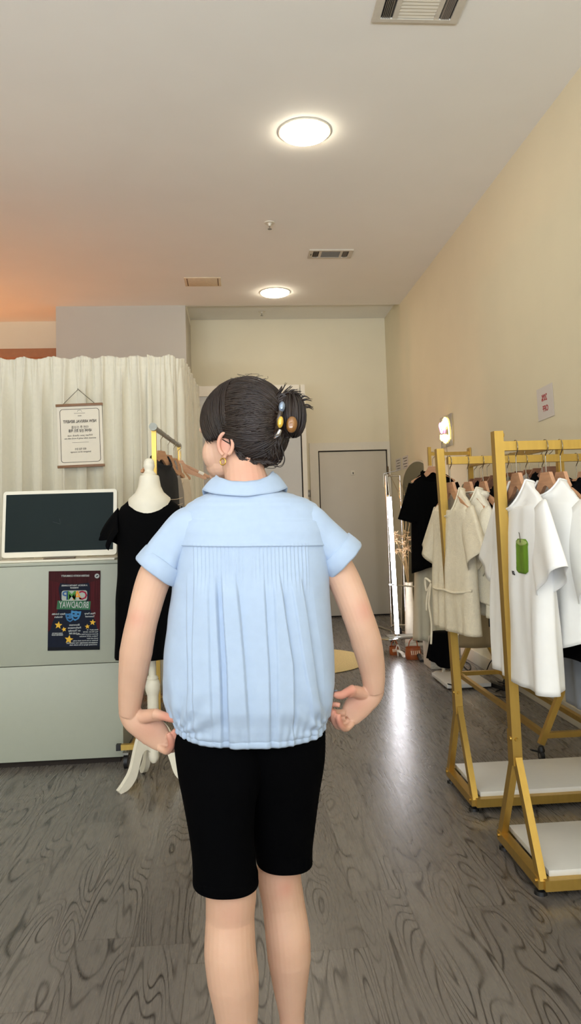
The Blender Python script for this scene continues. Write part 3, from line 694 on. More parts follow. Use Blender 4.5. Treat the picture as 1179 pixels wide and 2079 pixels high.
for e in heads:
    for j in range(14):
        d_ = Vector((rnd.uniform(-1, 1), rnd.uniform(-1, 1), rnd.uniform(-.9, .8))).normalized(); R2 = d_.to_track_quat('Z', 'Y').to_matrix()
        L2 = rnd.uniform(.018, .042); fl.ell(e + d_ * L2 * .7, (.0065, .003, L2 * .6), R2, 6, 4)
st.build('stems', STEMM, dp); fl.build('flower_heads', PAMP, dp)

# notices, sale sign and neon on the right wall
def wall_sheet(name, y, z, w, h, label, cat, m_, tilt=0.0):
    t = empty(name, (XR - .003, y, z), label, cat); t.rotation_euler = (radians(tilt), 0, 0)
    MB().b2((-.0015, -w / 2, -h / 2), (.0005, w / 2, h / 2)).build('sheet', m_, t, smooth=False); return t
WX, WY = (0, -1, 0), (0, 0, 1)     # reading direction on the right wall as seen from the room
os_ = wall_sheet('sale_sign', 4.60, 1.99, .245, .21, 'white paper sale sign with red lettering taped on the right wall', 'sign', PAPERW, -2)
REDI = mat('red ink', (168, 60, 62), .7)
text('20%', .060, REDI, os_, plane_M((-.0026, .005, .032), WX, WY), width=.085, bold=.0012)
text('OFF', .054, REDI, os_, plane_M((-.0026, -.004, -.040), WX, WY), width=.085, bold=.0012)
for y_, lab in ((9.0, 'small printed white notice on the right wall, nearer the back door'), (8.62, 'small printed white notice on the right wall, nearer the arched mirror')):
    n_ = wall_sheet('wall_notice', y_, 1.90, .29, .15, lab, 'notice', PAPERW); n_['group'] = 'paired wall notices'
    b = MB()
    for i in range(4): b.b2((-.0035, -.10, .05 - .033 * i - .004), (-.0015, .10 - .05 * (i % 2), .05 - .033 * i + .004))
    b.build('print_lines', INK, n_, smooth=False)
ne = empty('neon_sign', (XR - .03, 6.82, 2.06), 'small glowing yellow and pink neon sign on the right wall', 'neon sign')
NY = mat('yellow neon', (255, 230, 150), .5, emit=(255, 222, 120), estr=7.0); NP = mat('pink neon', (255, 170, 240), .5, emit=(255, 130, 235), estr=6.0)
MB().b2((.012, -.19, -.15), (.018, .19, .15), bev=.002).build('clear_back', mat('clear acrylic', (240, 240, 238), .05, trans=.9), ne)
def neon(pts, m_, name='neon_stroke'):
    b = MB(); b.tube(spline([(0, -u, v) for u, v in pts], 6), .0072, 8); return b.build(name, m_, ne)
neon([(-.15, .045), (-.17, .075), (-.14, .095), (-.11, .07), (-.08, .095), (-.05, .072), (-.07, .03), (-.11, .0), (-.15, .045)], NP, 'neon_heart')
neon([(-.10, .08), (-.085, .04), (-.07, .10), (-.05, .03), (-.03, .12), (-.01, .03), (.01, .13), (.025, .04), (.04, .125), (.06, .045), (.075, .11), (.09, .06)], NY)
neon([(-.15, -.06), (-.14, -.02), (-.12, -.07), (-.10, -.03), (-.08, -.08), (-.06, -.025), (-.03, -.1), (-.01, -.03), (.02, -.11), (.04, -.04), (.07, -.10), (.08, -.04)], NY)
neon([(.05, .12), (.10, .085), (.13, .02), (.14, -.05), (.13, -.09)], NY)
b = MB(); b.tube([(.012, .0, -.15), (.02, .0, -.35), (.022, .005, -.62)], .003, 6); b.build('cord', mat('pale cord', (150, 142, 122), .7), ne)

# ------------------------------------------------------------------ things on the floor by the right wall
rg = MB(); rg.lathe([(.001, .0), (.60, .0), (.61, .006), (.60, .012), (.30, .013), (.001, .013)], (.52, 6.72, 0), 72)
tag(rg.build('jute_rug', mat('woven jute', (206, 184, 128), .95, var=.16, scale=90, bump=.6, bscale=220, bdist=.004), angle=50), 'round pale straw rug on the floor right of the woman', 'rug')
LEA = mat('tan leather', (150, 78, 36), .35, var=.12, scale=20, coat=.3)
def bag(x, y, w, h, d, label, rz=0):
    t = empty('leather_bag', (x, y, 0), label, 'bag', 'brown leather bags', rz)
    rings = [[(w * sx_ * cos(2 * pi * j / 24), d * sx_ * sin(2 * pi * j / 24), z) for j in range(24)] for z, sx_ in ((.0, .88), (.012, .97), (h * .5, 1.0), (h * .92, .93), (h, .95))]
    b = MB(); b.loft(rings, True, True, False); b.loft([[(x_ * .96, y_ * .96, h * .6) for x_, y_, z in rings[-1]], rings[-1]], True, True); b.build('body', LEA, t)
    b = MB(); b.tube(spline([(-w * .6, 0, h * .9), (-w * .45, -.01, h * 1.5), (0, -.015, h * 1.75), (w * .45, -.01, h * 1.5), (w * .6, 0, h * .9)], 6), .005, 8); b.build('strap', LEA, t)
    b = MB()
    for k in range(5): b.bar((-w * .5 + w * .25 * k, -d * .92, h * .78), (-w * .44 + w * .25 * k, -d * .97, h * .45), .008, .006)
    b.build('stitching', mat('pale stitch', (214, 190, 160), .6), t)
bag(1.415, 6.86, .048, .075, .05, 'smaller brown leather bag under the glowing light tube')
bag(1.535, 6.62, .072, .105, .06, 'larger brown leather bag with pale stitching, right of the smaller one', .1)
b = MB(); b.ell((1.46, 6.80, .085), (.04, .025, .018)); b.tube([(1.43, 6.81, .10), (1.50, 6.78, .12), (1.55, 6.77, .10)], .006, 8)
q = empty('white_sandal', (1.462, 6.74, 0), 'pale strappy sandal between the two brown bags', 'shoe')
b = MB(); b.tube(spline([(-.03, .04, .05), (0, .0, .035), (.01, -.05, .008), (.012, -.08, .008)], 5), .018, 8, ry=.006, ref=(1, 0, 0)); b.build('sole', WHITEB, q)
b = MB(); b.tube(spline([(-.012, -.05, .01), (.01, -.05, .04), (.032, -.05, .01)], 6), .005, 8); b.tube(spline([(-.05, .04, .055), (-.03, .045, .10), (-.01, .04, .055)], 6), .005, 8); b.build('strap', WHITEB, q)
b = MB(); b.tube([(-.03, .045, .0), (-.03, .045, .05)], [.006, .012], 8); b.build('heel', WHITEB, q)
# small black shoe
q_ = at_z(852, 1341, 0); q = empty('black_shoe', (q_.x, q_.y, 0), 'small black heeled shoe right of the larger brown bag', 'shoe')
b = MB(); b.tube(spline([(0, .06, .055), (0, .02, .04), (0, -.04, .012), (0, -.08, .010)], 5), [.020] * 16, 8, ry=[.014] * 16, ref=(1, 0, 0)); b.build('upper', BLACKP, q)
b = MB(); b.tube([(0, .06, 0), (0, .06, .05)], [.006, .012], 8); b.build('heel', BLACKP, q)
# textured plinth and low display stand with black fabric
pd = empty('plinth', (1.70, 6.27, 0), 'white textured square plinth behind the black skirt', 'plinth')
MB().b2((-.13, -.12, 0), (.13, .12, .27), bev=.006).build('body', mat('rough white plaster', (206, 202, 188), .9, var=.08, scale=70, bump=1.0, bscale=90, bdist=.01), pd)
ds = empty('low_stand', (1.632, 5.98, 0), 'short white stand with a round foot below the black skirt', 'display stand')
MB().lathe([(.085, 0), (.087, .006), (.075, .012), (.018, .016), (.012, .03), (.011, .30), (.001, .30)], n=32).build('pedestal', CREAM, ds, angle=40)
def skirt():
    rings = []
    for i in range(16):
        u = i / 15; z = .335 - .235 * u; row = []
        for j in range(72):
            a = 2 * pi * j / 72; r = .085 + .035 * u + .012 * u * sin(a * 9 + 1) ; zz = z + .03 * u * sin(a * 2.2 + .9) - .025 * u * max(0, cos(a + .6))
            row.append((1.632 + r * 1.05 * cos(a), 5.98 + r * .75 * sin(a), zz))
        rings.append(row)
    b = MB(); b.loft(rings, True, True, False); return b
tag(skirt().build('black_skirt', BLACKC, angle=180, solid=.002), 'short flared black skirt on the low white stand', 'skirt')
lp = MB(); lp.b2((1.50, 5.42, .012), (1.83, 5.86, .04), bev=.003); lp.b2((1.52, 5.44, 0), (1.81, 5.84, .012), mi=1)
tag(lp.build('low_platform', [WHITEB, GAP]), 'low white square platform on the floor under the wall rack', 'platform')
CABM = mat('black cable', (26, 26, 25), .55)
def cable(pts, label):
    b = MB(); b.tube(spline(pts, 7), .0045, 7); tag(b.build('power_cable', CABM), label, 'cable', 'loose cables by the right wall')
cable([tuple(at_x(1004, 1295, 1.985)), tuple(at_x(1003, 1330, 1.975)), tuple(at_x(992, 1350, 1.965)), tuple(at_x(986, 1372, 1.955)), (1.90, 5.60, .006)], 'black cable dropping down the right wall to the floor')
cable([(1.76, 6.08, .006), (1.82, 6.0, .006), (1.89, 6.1, .006), (1.94, 6.3, .006), (1.90, 6.42, .006), (1.87, 6.25, .006), (1.84, 5.95, .006), (1.86, 5.75, .006)], 'black cable looping on the floor behind the low platform')
cable([(1.76, 5.2, .006), (1.86, 5.1, .006), (1.93, 5.25, .006), (1.90, 5.36, .006), (1.82, 5.3, .006)], 'tangled black cable end beside the power strip')
ps = empty('power_strip', (1.88, 5.42, 0), 'short black power strip among the cables', 'power strip', rz=.3)
MB().b2((-.025, -.10, 0), (.025, .10, .032), bev=.004).build('body', BLACKP, ps)
b = MB()
for k in range(3): b.b2((-.012, -.07 + .055 * k, .0315), (.012, -.04 + .055 * k, .0335))
b.build('socket', mat('socket grey', (50, 50, 50), .5), ps, smooth=False)

# ------------------------------------------------------------------ hangers and garments
def hanger_meshes(w=.19, plate=True):
    half = [(.0, .0), (.034, .0), (.052, -.030), (.075, -.058), (.12, -.082), (w, -.118), (w + .004, -.132), (w - .01, -.136), (.115, -.108), (.066, -.092), (.045, -.080), (.030, -.066), (.016, -.054), (.0, -.050)]
    poly = [(-x, z) for x, z in half[::-1][:-1]] + half[:-1] + [half[-1]]
    top = half[:7]; bot = half[7:]
    poly = top + bot + [(-x, z) for x, z in bot[::-1][1:]] + [(-x, z) for x, z in top[::-1][:-1]]
    b = MB(); b.prism(poly, -.007, .007)
    h = MB(); h.tube(spline([(0, 0, -.01), (0, 0, .055), (.004, 0, .068), (.020, 0, .082), (.026, 0, .100), (.014, 0, .120), (-.006, 0, .123), (-.022, 0, .110), (-.026, 0, .098)], 5), .0021, 7)
    return b, h
_hb, _hh = hanger_meshes()
HANG_BODY = {}
HOOK_ME = _hh.mesh('hook', mat('hook steel', (150, 142, 126), .25, 1.0))
HOOK_ME.shade_smooth()
def hanger(top, rz, label, m_, group, s=1.0):
    """top: the point of the rail the hook hangs over"""
    if m_.name not in HANG_BODY: HANG_BODY[m_.name] = _hb.mesh('hanger_body', m_)
    t = empty('clothes_hanger', Vector(top) + Vector((0, 0, -.120 * s)), label, 'hanger', group, rz)
    t.scale = (s, s, s)
    link('hanger_body', HANG_BODY[m_.name], t, smooth=False); link('hook', HOOK_ME, t, angle=180)
    return t

def garment(kind, top, rz, label, cat, m_, group=None, L=.70, ws=.225, wh=.26, wc=.25, neck=.088, dip=.07, back_dip=.01, sleeve=None, sdir=(.17, -.26), sw=(.105, .115), d=.035, fold=.014, seed=1, s=1.0, drop=.0, nsl=0, curve=.0):
    """cloth hung on a hanger: local x along the shoulders, -y the front, z up, origin at the neck point"""
    t = empty(kind, Vector(top) + Vector((0, 0, -.150 * s - drop)), label, cat, group, rz)
    tab = [(-L, wh, d * 1.25), (-L * .6, (wh + wc) / 2, d * 1.15), (-.27, wc, d), (-.20, wc - .004, d * .95), (-.13, ws + .012, d * .85), (-.085, ws - .012, d * .75), (-.055, ws * .78, d * .72), (-.03, ws * .58, d * .75), (-.012, neck + .018, d * .9), (.0, neck, d)]
    zs = [-L + (L - .25) * i / 26 for i in range(26)] + [-.25 + .25 * (i / 18) ** .8 for i in range(19)]
    n = 128; rings = []
    for z in zs:
        hw, dp = interp(tab, z); g = ss(-.1, -.55, z); row = []
        for j in range(n):
            a = 2 * pi * j / n; c, s_ = cos(a), sin(a)
            x = hw * (abs(c) ** .75) * (1 if c > 0 else -1); y = dp * (abs(s_) ** .8) * (1 if s_ > 0 else -1)
            q_ = noise.noise(Vector((x * 9 + seed * 3.1, z * 1.2, seed + (0 if s_ < 0 else 5))))
            q2 = noise.noise(Vector((x * 22 + seed, z * 2.0, seed * 2 + (0 if s_ < 0 else 5))))
            y += fold * (.25 + 1.0 * g) * (1.5 * q_ + .7 * q2 + .5 * sin(x * 38 + seed + z * 1.5)) * (abs(s_) ** .5)
            top_ = ss(-.11, .0, z)
            fr_ = max(0, -s_); zz = z
            if dip or back_dip:
                zz -= top_ * (dip * fr_ ** .7 if s_ < 0 else back_dip * s_ ** .7) * (1 if abs(c) < 1 else 0)
            zz += curve * (1 - top_) * (x / max(wh, .01)) ** 2 * ss(-L * .5, -L, z)
            row.append((x * s, y * s, zz * s))
        rings.append(row)
    b = MB(); b.loft(rings); b.build('body', m_, t, angle=180, solid=.003)
    # neck band
    if neck and kind != 'skirt':
        r = rings[-1]; b = MB(); b.tube([Vector(p) for p in r] + [Vector(r[0])], .0045 * s, 6, cap=False); b.build('neck_band', m_, t, angle=180)
    if sleeve:
        for sg in (-1, 1):
            p0 = Vector((sg * (ws - .055), 0, -.128)); p1 = p0 + Vector((sg * (sdir[0] + .04), -.012, sdir[1]))
            pts = [p0.lerp(p1, k / 12) for k in range(13)]; ax = (p1 - p0).normalized(); side = Vector((ax.z, 0, -ax.x)) * sg
            rr = []
            for k, p in enumerate(pts):
                u = k / 12; wd = sw[0] + (sw[1] - sw[0]) * u; th = .022 + .014 * u
                if sleeve == 'puff': wd += .018 * sin(pi * min(1, u * 1.05)); th += .03 * sin(pi * min(1, u * 1.05))
                row = []
                for j in range(40):
                    a = 2 * pi * j / 40; e = 1 + .10 * u * noise.noise(Vector((a * 1.3, u * 2, seed + sg)))
                    if sleeve == 'puff': e += .05 * sin(a * 11 + sg) * u
                    yy = th * sin(a) * e + .008 * u * sin(a * 4 + seed)
                    row.append((p + side * wd * cos(a) + Vector((0, yy, 0))) * s)
                rr.append(row)
            b = MB(); b.loft(rr); b.build('sleeve', m_, t, angle=180, solid=.003)
    return t

ZN = 1.5655   # top of the rails of the two near racks
# ---- nearest rack: hung along x, so each garment lies in the y-z plane and shows its front towards the left
def on_near(x, y, z=ZN): return (x, y, z)
RZ = radians(-90)
g1 = 'beech hangers on the nearest gold rack'
hanger((1.055, 2.72, ZN), RZ - .03, 'beech hanger holding the white tee with the green apple', WOODH, g1)
tee = garment('apple_tee', (1.055, 2.72, ZN), RZ - .03, 'white tee with a printed green apple on the nearest gold rack', 'tee shirt', WHITET, L=.735, ws=.235, wh=.275, wc=.265, dip=.105, sleeve='straight', sdir=(.105, -.225), sw=(.098, .112), seed=2, d=.05, fold=.016)
hanger((1.170, 2.72, ZN), RZ + .05, 'beech hanger holding the plain white tee behind the apple tee', WOODH, g1)
garment('plain_tee', (1.175, 2.72, ZN), RZ + .05, 'plain white tee hanging behind the apple tee', 'tee shirt', WHITET, L=.62, ws=.23, wh=.235, wc=.25, dip=.06, sleeve='straight', sdir=(.11, -.25), sw=(.115, .135), seed=4, d=.05, curve=.05)
hanger((1.228, 2.72, ZN), RZ, 'beech hanger holding the black top at the right edge of the photo', WOODH, g1)
garment('black_jersey', (1.255, 2.72, ZN), RZ, 'black top at the right edge, behind the two white tees', 'top', BLACKC, L=.66, ws=.23, wh=.25, wc=.25, dip=.05, sleeve='straight', sdir=(.12, -.22), seed=6, d=.04)
hanger((1.318, 2.72, ZN), RZ, 'beech hanger at the right edge holding the slate blue skirt', WOODH, g1)
garment('slate_dress', (1.34, 2.72, ZN), RZ, 'slate blue dress at the right edge of the nearest rack', 'dress', SLATE, L=.88, ws=.20, wh=.26, wc=.22, dip=.05, seed=8, d=.04)

# apple print and letters lying on the cloth of the tee
def on_front(u, v, lift=.0035):
    """point on the front of the tee body at local x=u, z=v (nearest body vertex depth)"""
    best = None
    for vtx in TV:
        if vtx.y < 0.012:
            dd = (vtx.x - u) ** 2 + (vtx.z - v) ** 2
            if best is None or dd < best[0]: best = (dd, vtx.y)
    return best[1] - lift
TV = [v.co.copy() for v in [c for c in tee.children if c.name.startswith('body')][0].data.vertices]
def front_patch(outline_rows, mat_, name, lift=.0035):
    rings = []
    for z, x0, x1 in outline_rows:
        rings.append([(x0 + (x1 - x0) * k / 14, on_front(x0 + (x1 - x0) * k / 14, z, lift), z) for k in range(15)])
    b = MB(); b.loft(rings, closed=False); return b.build(name, mat_, tee, angle=180, solid=.0008)
AX, AZ = .145, -.272
def apple_mat():
    m_ = mat('apple print green', (100, 138, 34), .6, var=.28, scale=26, stretch=(1, 1, .25)); return m_
rows = []
for i in range(15):
    v = i / 14; z = AZ - .062 + .122 * v
    w = .046 * (1 - .35 * max(0, (.10 - v) / .10) ** 2 - .30 * max(0, (v - .90) / .10) ** 2)
    rows.append((z, AX - w, AX + w))
front_patch(rows, apple_mat(), 'apple_print')
rows = [(AZ + .026 + .022 * i / 5, AX - .041 * sqrt(max(.02, 1 - ((i - 2.5) / 2.6) ** 2)), AX + .041 * sqrt(max(.02, 1 - ((i - 2.5) / 2.6) ** 2))) for i in range(6)]
rows = [(z + .010, a, b_) for z, a, b_ in rows]
front_patch(rows, mat('apple print pale', (168, 186, 110), .6, var=.1), 'apple_top_print', .0048)
rows = [(AZ + .047 + .036 * i / 6, AX - .004 - .012 * (i / 6) ** 2 - .0022, AX - .004 - .012 * (i / 6) ** 2 + .0022) for i in range(7)]
front_patch(rows, mat('apple print stem', (52, 48, 26), .6), 'apple_stem_print', .0062)
text('va.', .030, mat('print black ink', (26, 26, 26), .7), tee, plane_M((AX - .056, on_front(AX - .056, AZ - .062, .006), AZ - .062), (1, on_front(AX - .04, AZ - .06) / .04 * 0, 0), (0, 0, 1)), mirror=False, bold=.0004)

# ---- second rack
g2 = 'beech hangers on the second gold rack'
xs2 = [1.005, 1.09, 1.17, 1.26, 1.35, 1.46, 1.57]
hanger((1.010, 3.44, ZN), RZ + .12, 'beech hanger holding the cream gauze dress', WOODH, g2)
cd = garment('tie_dress', (1.015, 3.44, ZN), RZ + .12, 'cream gauze dress with a waist tie on the second gold rack', 'dress', CREAMT, L=.66, ws=.20, wh=.225, wc=.20, neck=.085, dip=.13, sleeve='straight', sdir=(.085, -.20), sw=(.085, .10), seed=11, d=.045, fold=.012)
b = MB()
for sg in (-1, 1):
    pts = [(sg * .215, -.02, -.46), (sg * .12, -.062, -.475), (.02, -.07, -.47)]
    b.tube(spline(pts, 8), .006, 8)
b.tube(spline([(-.20, -.045, -.46), (-.225, -.05, -.56), (-.215, -.045, -.66), (-.222, -.05, -.76)], 8), .0055, 8)
b.tube(spline([(-.20, -.045, -.46), (-.245, -.05, -.53), (-.262, -.05, -.60)], 8), .006, 8)
b.tube(spline([(-.20, -.045, -.455), (-.235, -.06, -.44), (-.25, -.05, -.50), (-.20, -.045, -.465)], 8), .006, 8)
b.build('waist_tie', CREAMT, cd, angle=180)
hanger((1.095, 3.44, ZN), RZ + .06, 'beech hanger holding the ivory lace blouse', WOODH, g2)
garment('lace_blouse', (1.10, 3.44, ZN), RZ + .06, 'ivory lace blouse with gathered sleeves behind the cream dress', 'blouse', IVORY, L=.50, ws=.20, wh=.25, wc=.22, dip=.10, sleeve='puff', sdir=(.08, -.24), sw=(.09, .075), seed=13, d=.05, curve=-.03)
garment('lace_skirt', (1.13, 3.44, ZN), RZ + .06, 'cream tiered lace skirt hanging below the ivory blouse', 'skirt', IVORY, L=.56, ws=.16, wh=.27, wc=.20, neck=.10, dip=0, seed=15, d=.045, drop=.02)
hanger((1.169, 3.44, ZN), RZ, 'beech hanger holding the short sleeved black top on the second rack', WOODH, g2)
garment('black_jersey', (1.185, 3.44, ZN), RZ, 'short sleeved black top behind the ivory blouse', 'top', BLACKC, L=.46, ws=.20, wh=.20, wc=.20, dip=.06, sleeve='straight', sdir=(.07, -.14), sw=(.09, .1), seed=17, d=.035)
for x, nth in ((1.29, 'fourth'), (1.38, 'fifth'), (1.46, 'sixth'), (1.63, 'last')):
    hanger((x, 3.44, ZN), RZ, nth + ' beech hanger from the left post on the second gold rack', WOODH, g2)

# ---- rack along the wall: hung along y, garments face the camera
g3 = 'brown hangers on the wall rack'
ZW = ZR - .005
defs = [(3.98, BLACKC, 'black_jacket', 'black jacket nearest the camera on the wall rack', .66), (4.12, GREYC, 'grey_blouse', 'grey blouse second from the camera on the wall rack', .72), (4.26, BROWNC, 'brown_cardigan', 'brown cardigan third from the camera on the wall rack', .7), (4.40, OLIVE, 'olive_skirt_set', 'olive grey set fourth from the camera on the wall rack', .95),
        (4.54, BLACKC, 'black_dress', 'long black dress in the middle of the wall rack', .92), (4.68, BROWNC, 'brown_jumper', 'brown top just beyond the middle of the wall rack', .6), (4.84, WHITET, 'white_shirt', 'white shirt towards the far end of the wall rack', .66), (5.00, BLACKC, 'black_shirt', 'black shirt next to the far end garments of the wall rack', .62), (5.16, KHAKI, 'khaki_long_dress', 'long khaki dress at the far end of the wall rack', 1.16), (5.28, OLIVE, 'olive_long_dress', 'olive dress last on the far end of the wall rack', 1.02)]
for i, (y, m_, nm, lab, Ld) in enumerate(defs):
    hanger((1.73, y, ZW), .10 * ((i * 7) % 5 - 2), 'bare brown hanger ' + ('third from the camera' if y < 4.5 else 'near the far end') + ' on the wall rack' if nm in ('brown_cardigan', 'white_shirt') else 'brown hanger holding the ' + lab.split(' on the wall')[0], WOODD, g3)
    if nm in ('brown_cardigan', 'white_shirt'): continue
    garment(nm, (1.73, y, ZW), .10 * ((i * 7) % 5 - 2), lab, {'set': 'outfit'}.get(nm.split('_')[-1], nm.split('_')[-1]), m_, L=Ld, ws=.17, wh=.19 if Ld < .9 else .20, wc=.175, neck=.075, dip=.05, sleeve='straight' if Ld < .9 else None, sdir=(.02, -.24), sw=(.06, .06), seed=40 + i, d=.03, fold=.010)

# ---- far end rail: black tee over beige trousers
hanger((1.672, 6.2, 1.814), .05, 'beech hanger at the far end holding the wide black tee', WOODH, 'far end hangers', 1.0)
garment('black_tee', (1.672, 6.2, 1.814), .05, 'wide black tee at the far end, left of the second gold rack', 'tee shirt', BLACKC, L=.80, ws=.18, wh=.215, wc=.19, dip=.08, sleeve='straight', sdir=(.055, -.30), sw=(.09, .105), seed=61, d=.04, s=1.02, curve=-.05)
tq = empty('beige_trousers', (1.655, 6.28, 1.12), 'wide beige trousers hanging below the black tee', 'trousers')
b = MB()
for sg in (-1, 1):
    rr = []
    for i in range(24):
        u = i / 23; z = .0 - .90 * u; cx_ = sg * (.055 + .030 * u); hw = .08 + .028 * u; row = []
        for j in range(48):
            a = 2 * pi * j / 48; y = .045 * sin(a) * (1 + .4 * u) + .012 * u * sin(cos(a) * 9 + sg + z)
            row.append((cx_ + hw * cos(a), y, z + .008 * sin(a * 2) * u))
        rr.append(row)
    b2_ = MB(); b2_.loft(rr, True, True, False); b2_.build('trouser_leg', BEIGE, tq, angle=180, solid=.003)
b = MB(); b.loft([[(.135 * cos(2 * pi * j / 40), .047 * sin(2 * pi * j / 40), z) for j in range(40)] for z in (-.02, .03)], True, True, True); b.build('waistband', BEIGE, tq)

# ---- clothes on the rack behind the dress form, turned edge-on
g4 = 'pale hangers behind the dress form'
def rail_pt(t_): return P0.lerp(P1, t_) + Vector((0, 0, ZB + .012))
e1 = radians(62)
hanger(rail_pt(.22), e1, 'pale wooden hanger holding the charcoal pinafore', WOODH, g4)
pf = garment('charcoal_pinafore', rail_pt(.22), e1, 'charcoal sleeveless pinafore with pale stitching behind the dress form', 'dress', mat('charcoal cloth', (34, 33, 33), .9, var=.1), L=.85, ws=.15, wh=.24, wc=.17, neck=.075, dip=.06, seed=71, d=.04, group=None)
b = MB()
for zz in (-.24, -.275): b.tube(spline([(-.17, -.035, zz), (-.05, -.058, zz - .012), (.06, -.06, zz - .012), (.17, -.035, zz)], 8), .0016, 5)
b.build('stitching', mat('pale stitch', (214, 190, 160), .6), pf)
hanger(rail_pt(.50), e1 + .05, 'pale wooden hanger holding the grey camisole', WOODH, g4)
garment('grey_camisole', rail_pt(.50), e1 + .05, 'light grey camisole in the middle of the rack behind the dress form', 'top', GREYC, L=.75, ws=.13, wh=.2, wc=.17, neck=.085, dip=.12, seed=73, d=.035)
hanger(rail_pt(.74), e1, 'pale wooden hanger holding the cream cardigan', WOODH, g4)
garment('cream_cardigan', rail_pt(.74), e1, 'cream cardigan at the far end of the rack behind the dress form', 'cardigan', mat('warm cream cloth', (214, 198, 174), .9, var=.03), L=.8, ws=.16, wh=.23, wc=.19, neck=.08, dip=.14, sleeve='straight', sdir=(.03, -.4), sw=(.06, .06), seed=75, d=.04)
hanger(rail_pt(.92), 0, 'bare pale hanger at the far end of the rail behind the dress form', WOODH, g4)
th = empty('trouser_hanger', (P1.x + .12, P1.y - .02, ZB - .16), 'wooden clip hanger with a pale band sticking out beside the cheek of the woman', 'hanger')
A_, B_ = Vector((-.11, 0, .035)), Vector((.085, 0, -.065))
b = MB(); b.bar(A_, B_, .012, .022, bev=.003); b.build('bar', WOODH, th)
b = MB(); b.bar(A_.lerp(B_, .62), A_.lerp(B_, .80), .015, .026, bev=.002); b.build('band', CREAM, th)
b = MB(); b.tube(spline([(-.11, 0, .04), (-.115, 0, .11), (-.10, 0, .15), (-.115, 0, .178), (-.135, 0, .168)], 6), .002, 7); b.build('hook', CHROME, th, angle=180)

# ---- black dress on the dress form
bd = empty('black_dress', (-.447, 3.83, 0), 'short black dress with fluttery cap sleeves on the dress form', 'dress')
tab = [(.625, .188, .135), (.75, .182, .13), (.9, .178, .13), (1.05, .165, .12), (1.18, .162, .12), (1.28, .166, .118), (1.34, .163, .105), (1.375, .148, .092), (1.395, .125, .085), (1.412, .105, .082), (1.42, .092, .080)]
rings = []; n = 120
for i in range(60):
    z = .625 + (1.42 - .625) * i / 59; hw, dp = interp(tab, z); row = []
    g = ss(1.1, .65, z)
    for j in range(n):
        a = 2 * pi * j / n; c, s_ = cos(a), sin(a); f_ = 1 + g * (.05 * sin(a * 7 + 1) + .03 * sin(a * 12))
        zz = z - ss(1.33, 1.42, z) * (.02 * max(0, -s_))
        row.append((hw * c * f_, dp * s_ * f_, zz))
    rings.append(row)
b = MB(); b.loft(rings); b.build('body', BLACKC, bd, angle=180, solid=.003)
for sg in (-1, 1):
    rr = []
    for i in range(14):
        u = i / 13; row = []
        for j in range(49):
            v = -1 + 2 * j / 48                       # around the armhole, front to back
            base = Vector((sg * (.142 + .018 * cos(v * 1.4)), v * .095, 1.375 - .12 * abs(v) ** 1.6))
            out = Vector((sg * (.22 * (1 - .55 * abs(v))), v * .12, -.62)).normalized()
            L2 = (.145 - .06 * abs(v) ** 1.5)
            p = base + Vector((sg * .047 * sin(u * pi * .55) * (1 - .5 * abs(v)), 0, 0)) + out * L2 * u
            p += Vector((sg * .016 * u * sin(v * 11 + sg), .012 * u * sin(v * 9), .012 * u * sin(v * 8 + 1)))
            row.append(p)
        rr.append(row)
    b = MB(); b.loft(rr, closed=False); b.build('flutter_sleeve', BLACKC, bd, angle=180, solid=.003)

# ------------------------------------------------------------------ the woman seen from behind
pe = empty('person', (0.02, 1.70, 0), 'woman seen from behind in pale blue pleated shirt and black knee shorts', 'person')
YP = 1.70
def sk(px, py, dy=0.0): return at_y(px, py, YP + dy)
def remesh(mb, vox, smooth_it, name, m_, parent):
    me = mb.mesh('tmp', m_)
    o = bpy.data.objects.new('tmp', me); COL.objects.link(o)
    r = o.modifiers.new('r', 'REMESH'); r.mode = 'VOXEL'; r.voxel_size = vox; r.adaptivity = 0
    s = o.modifiers.new('s', 'SMOOTH'); s.factor = .5; s.iterations = smooth_it
    dg = bpy.context.evaluated_depsgraph_get()
    out = bpy.data.meshes.new_from_object(o.evaluated_get(dg)); bpy.data.objects.remove(o)
    out.transform(mw(parent).inverted()); out.name = name
    return out
def limb(b, pts, n=20, k=6, ref=None, flat=1.0):
    """pts: (Vector, radius) or (Vector, rx, ry)"""
    P = spline([p[0] for p in pts], k); R1 = lerpl([p[1] for p in pts], k); R2 = lerpl([(p[2] if len(p) > 2 else p[1]) for p in pts], k)
    b.tube(P, R1, n, True, ref, R2)

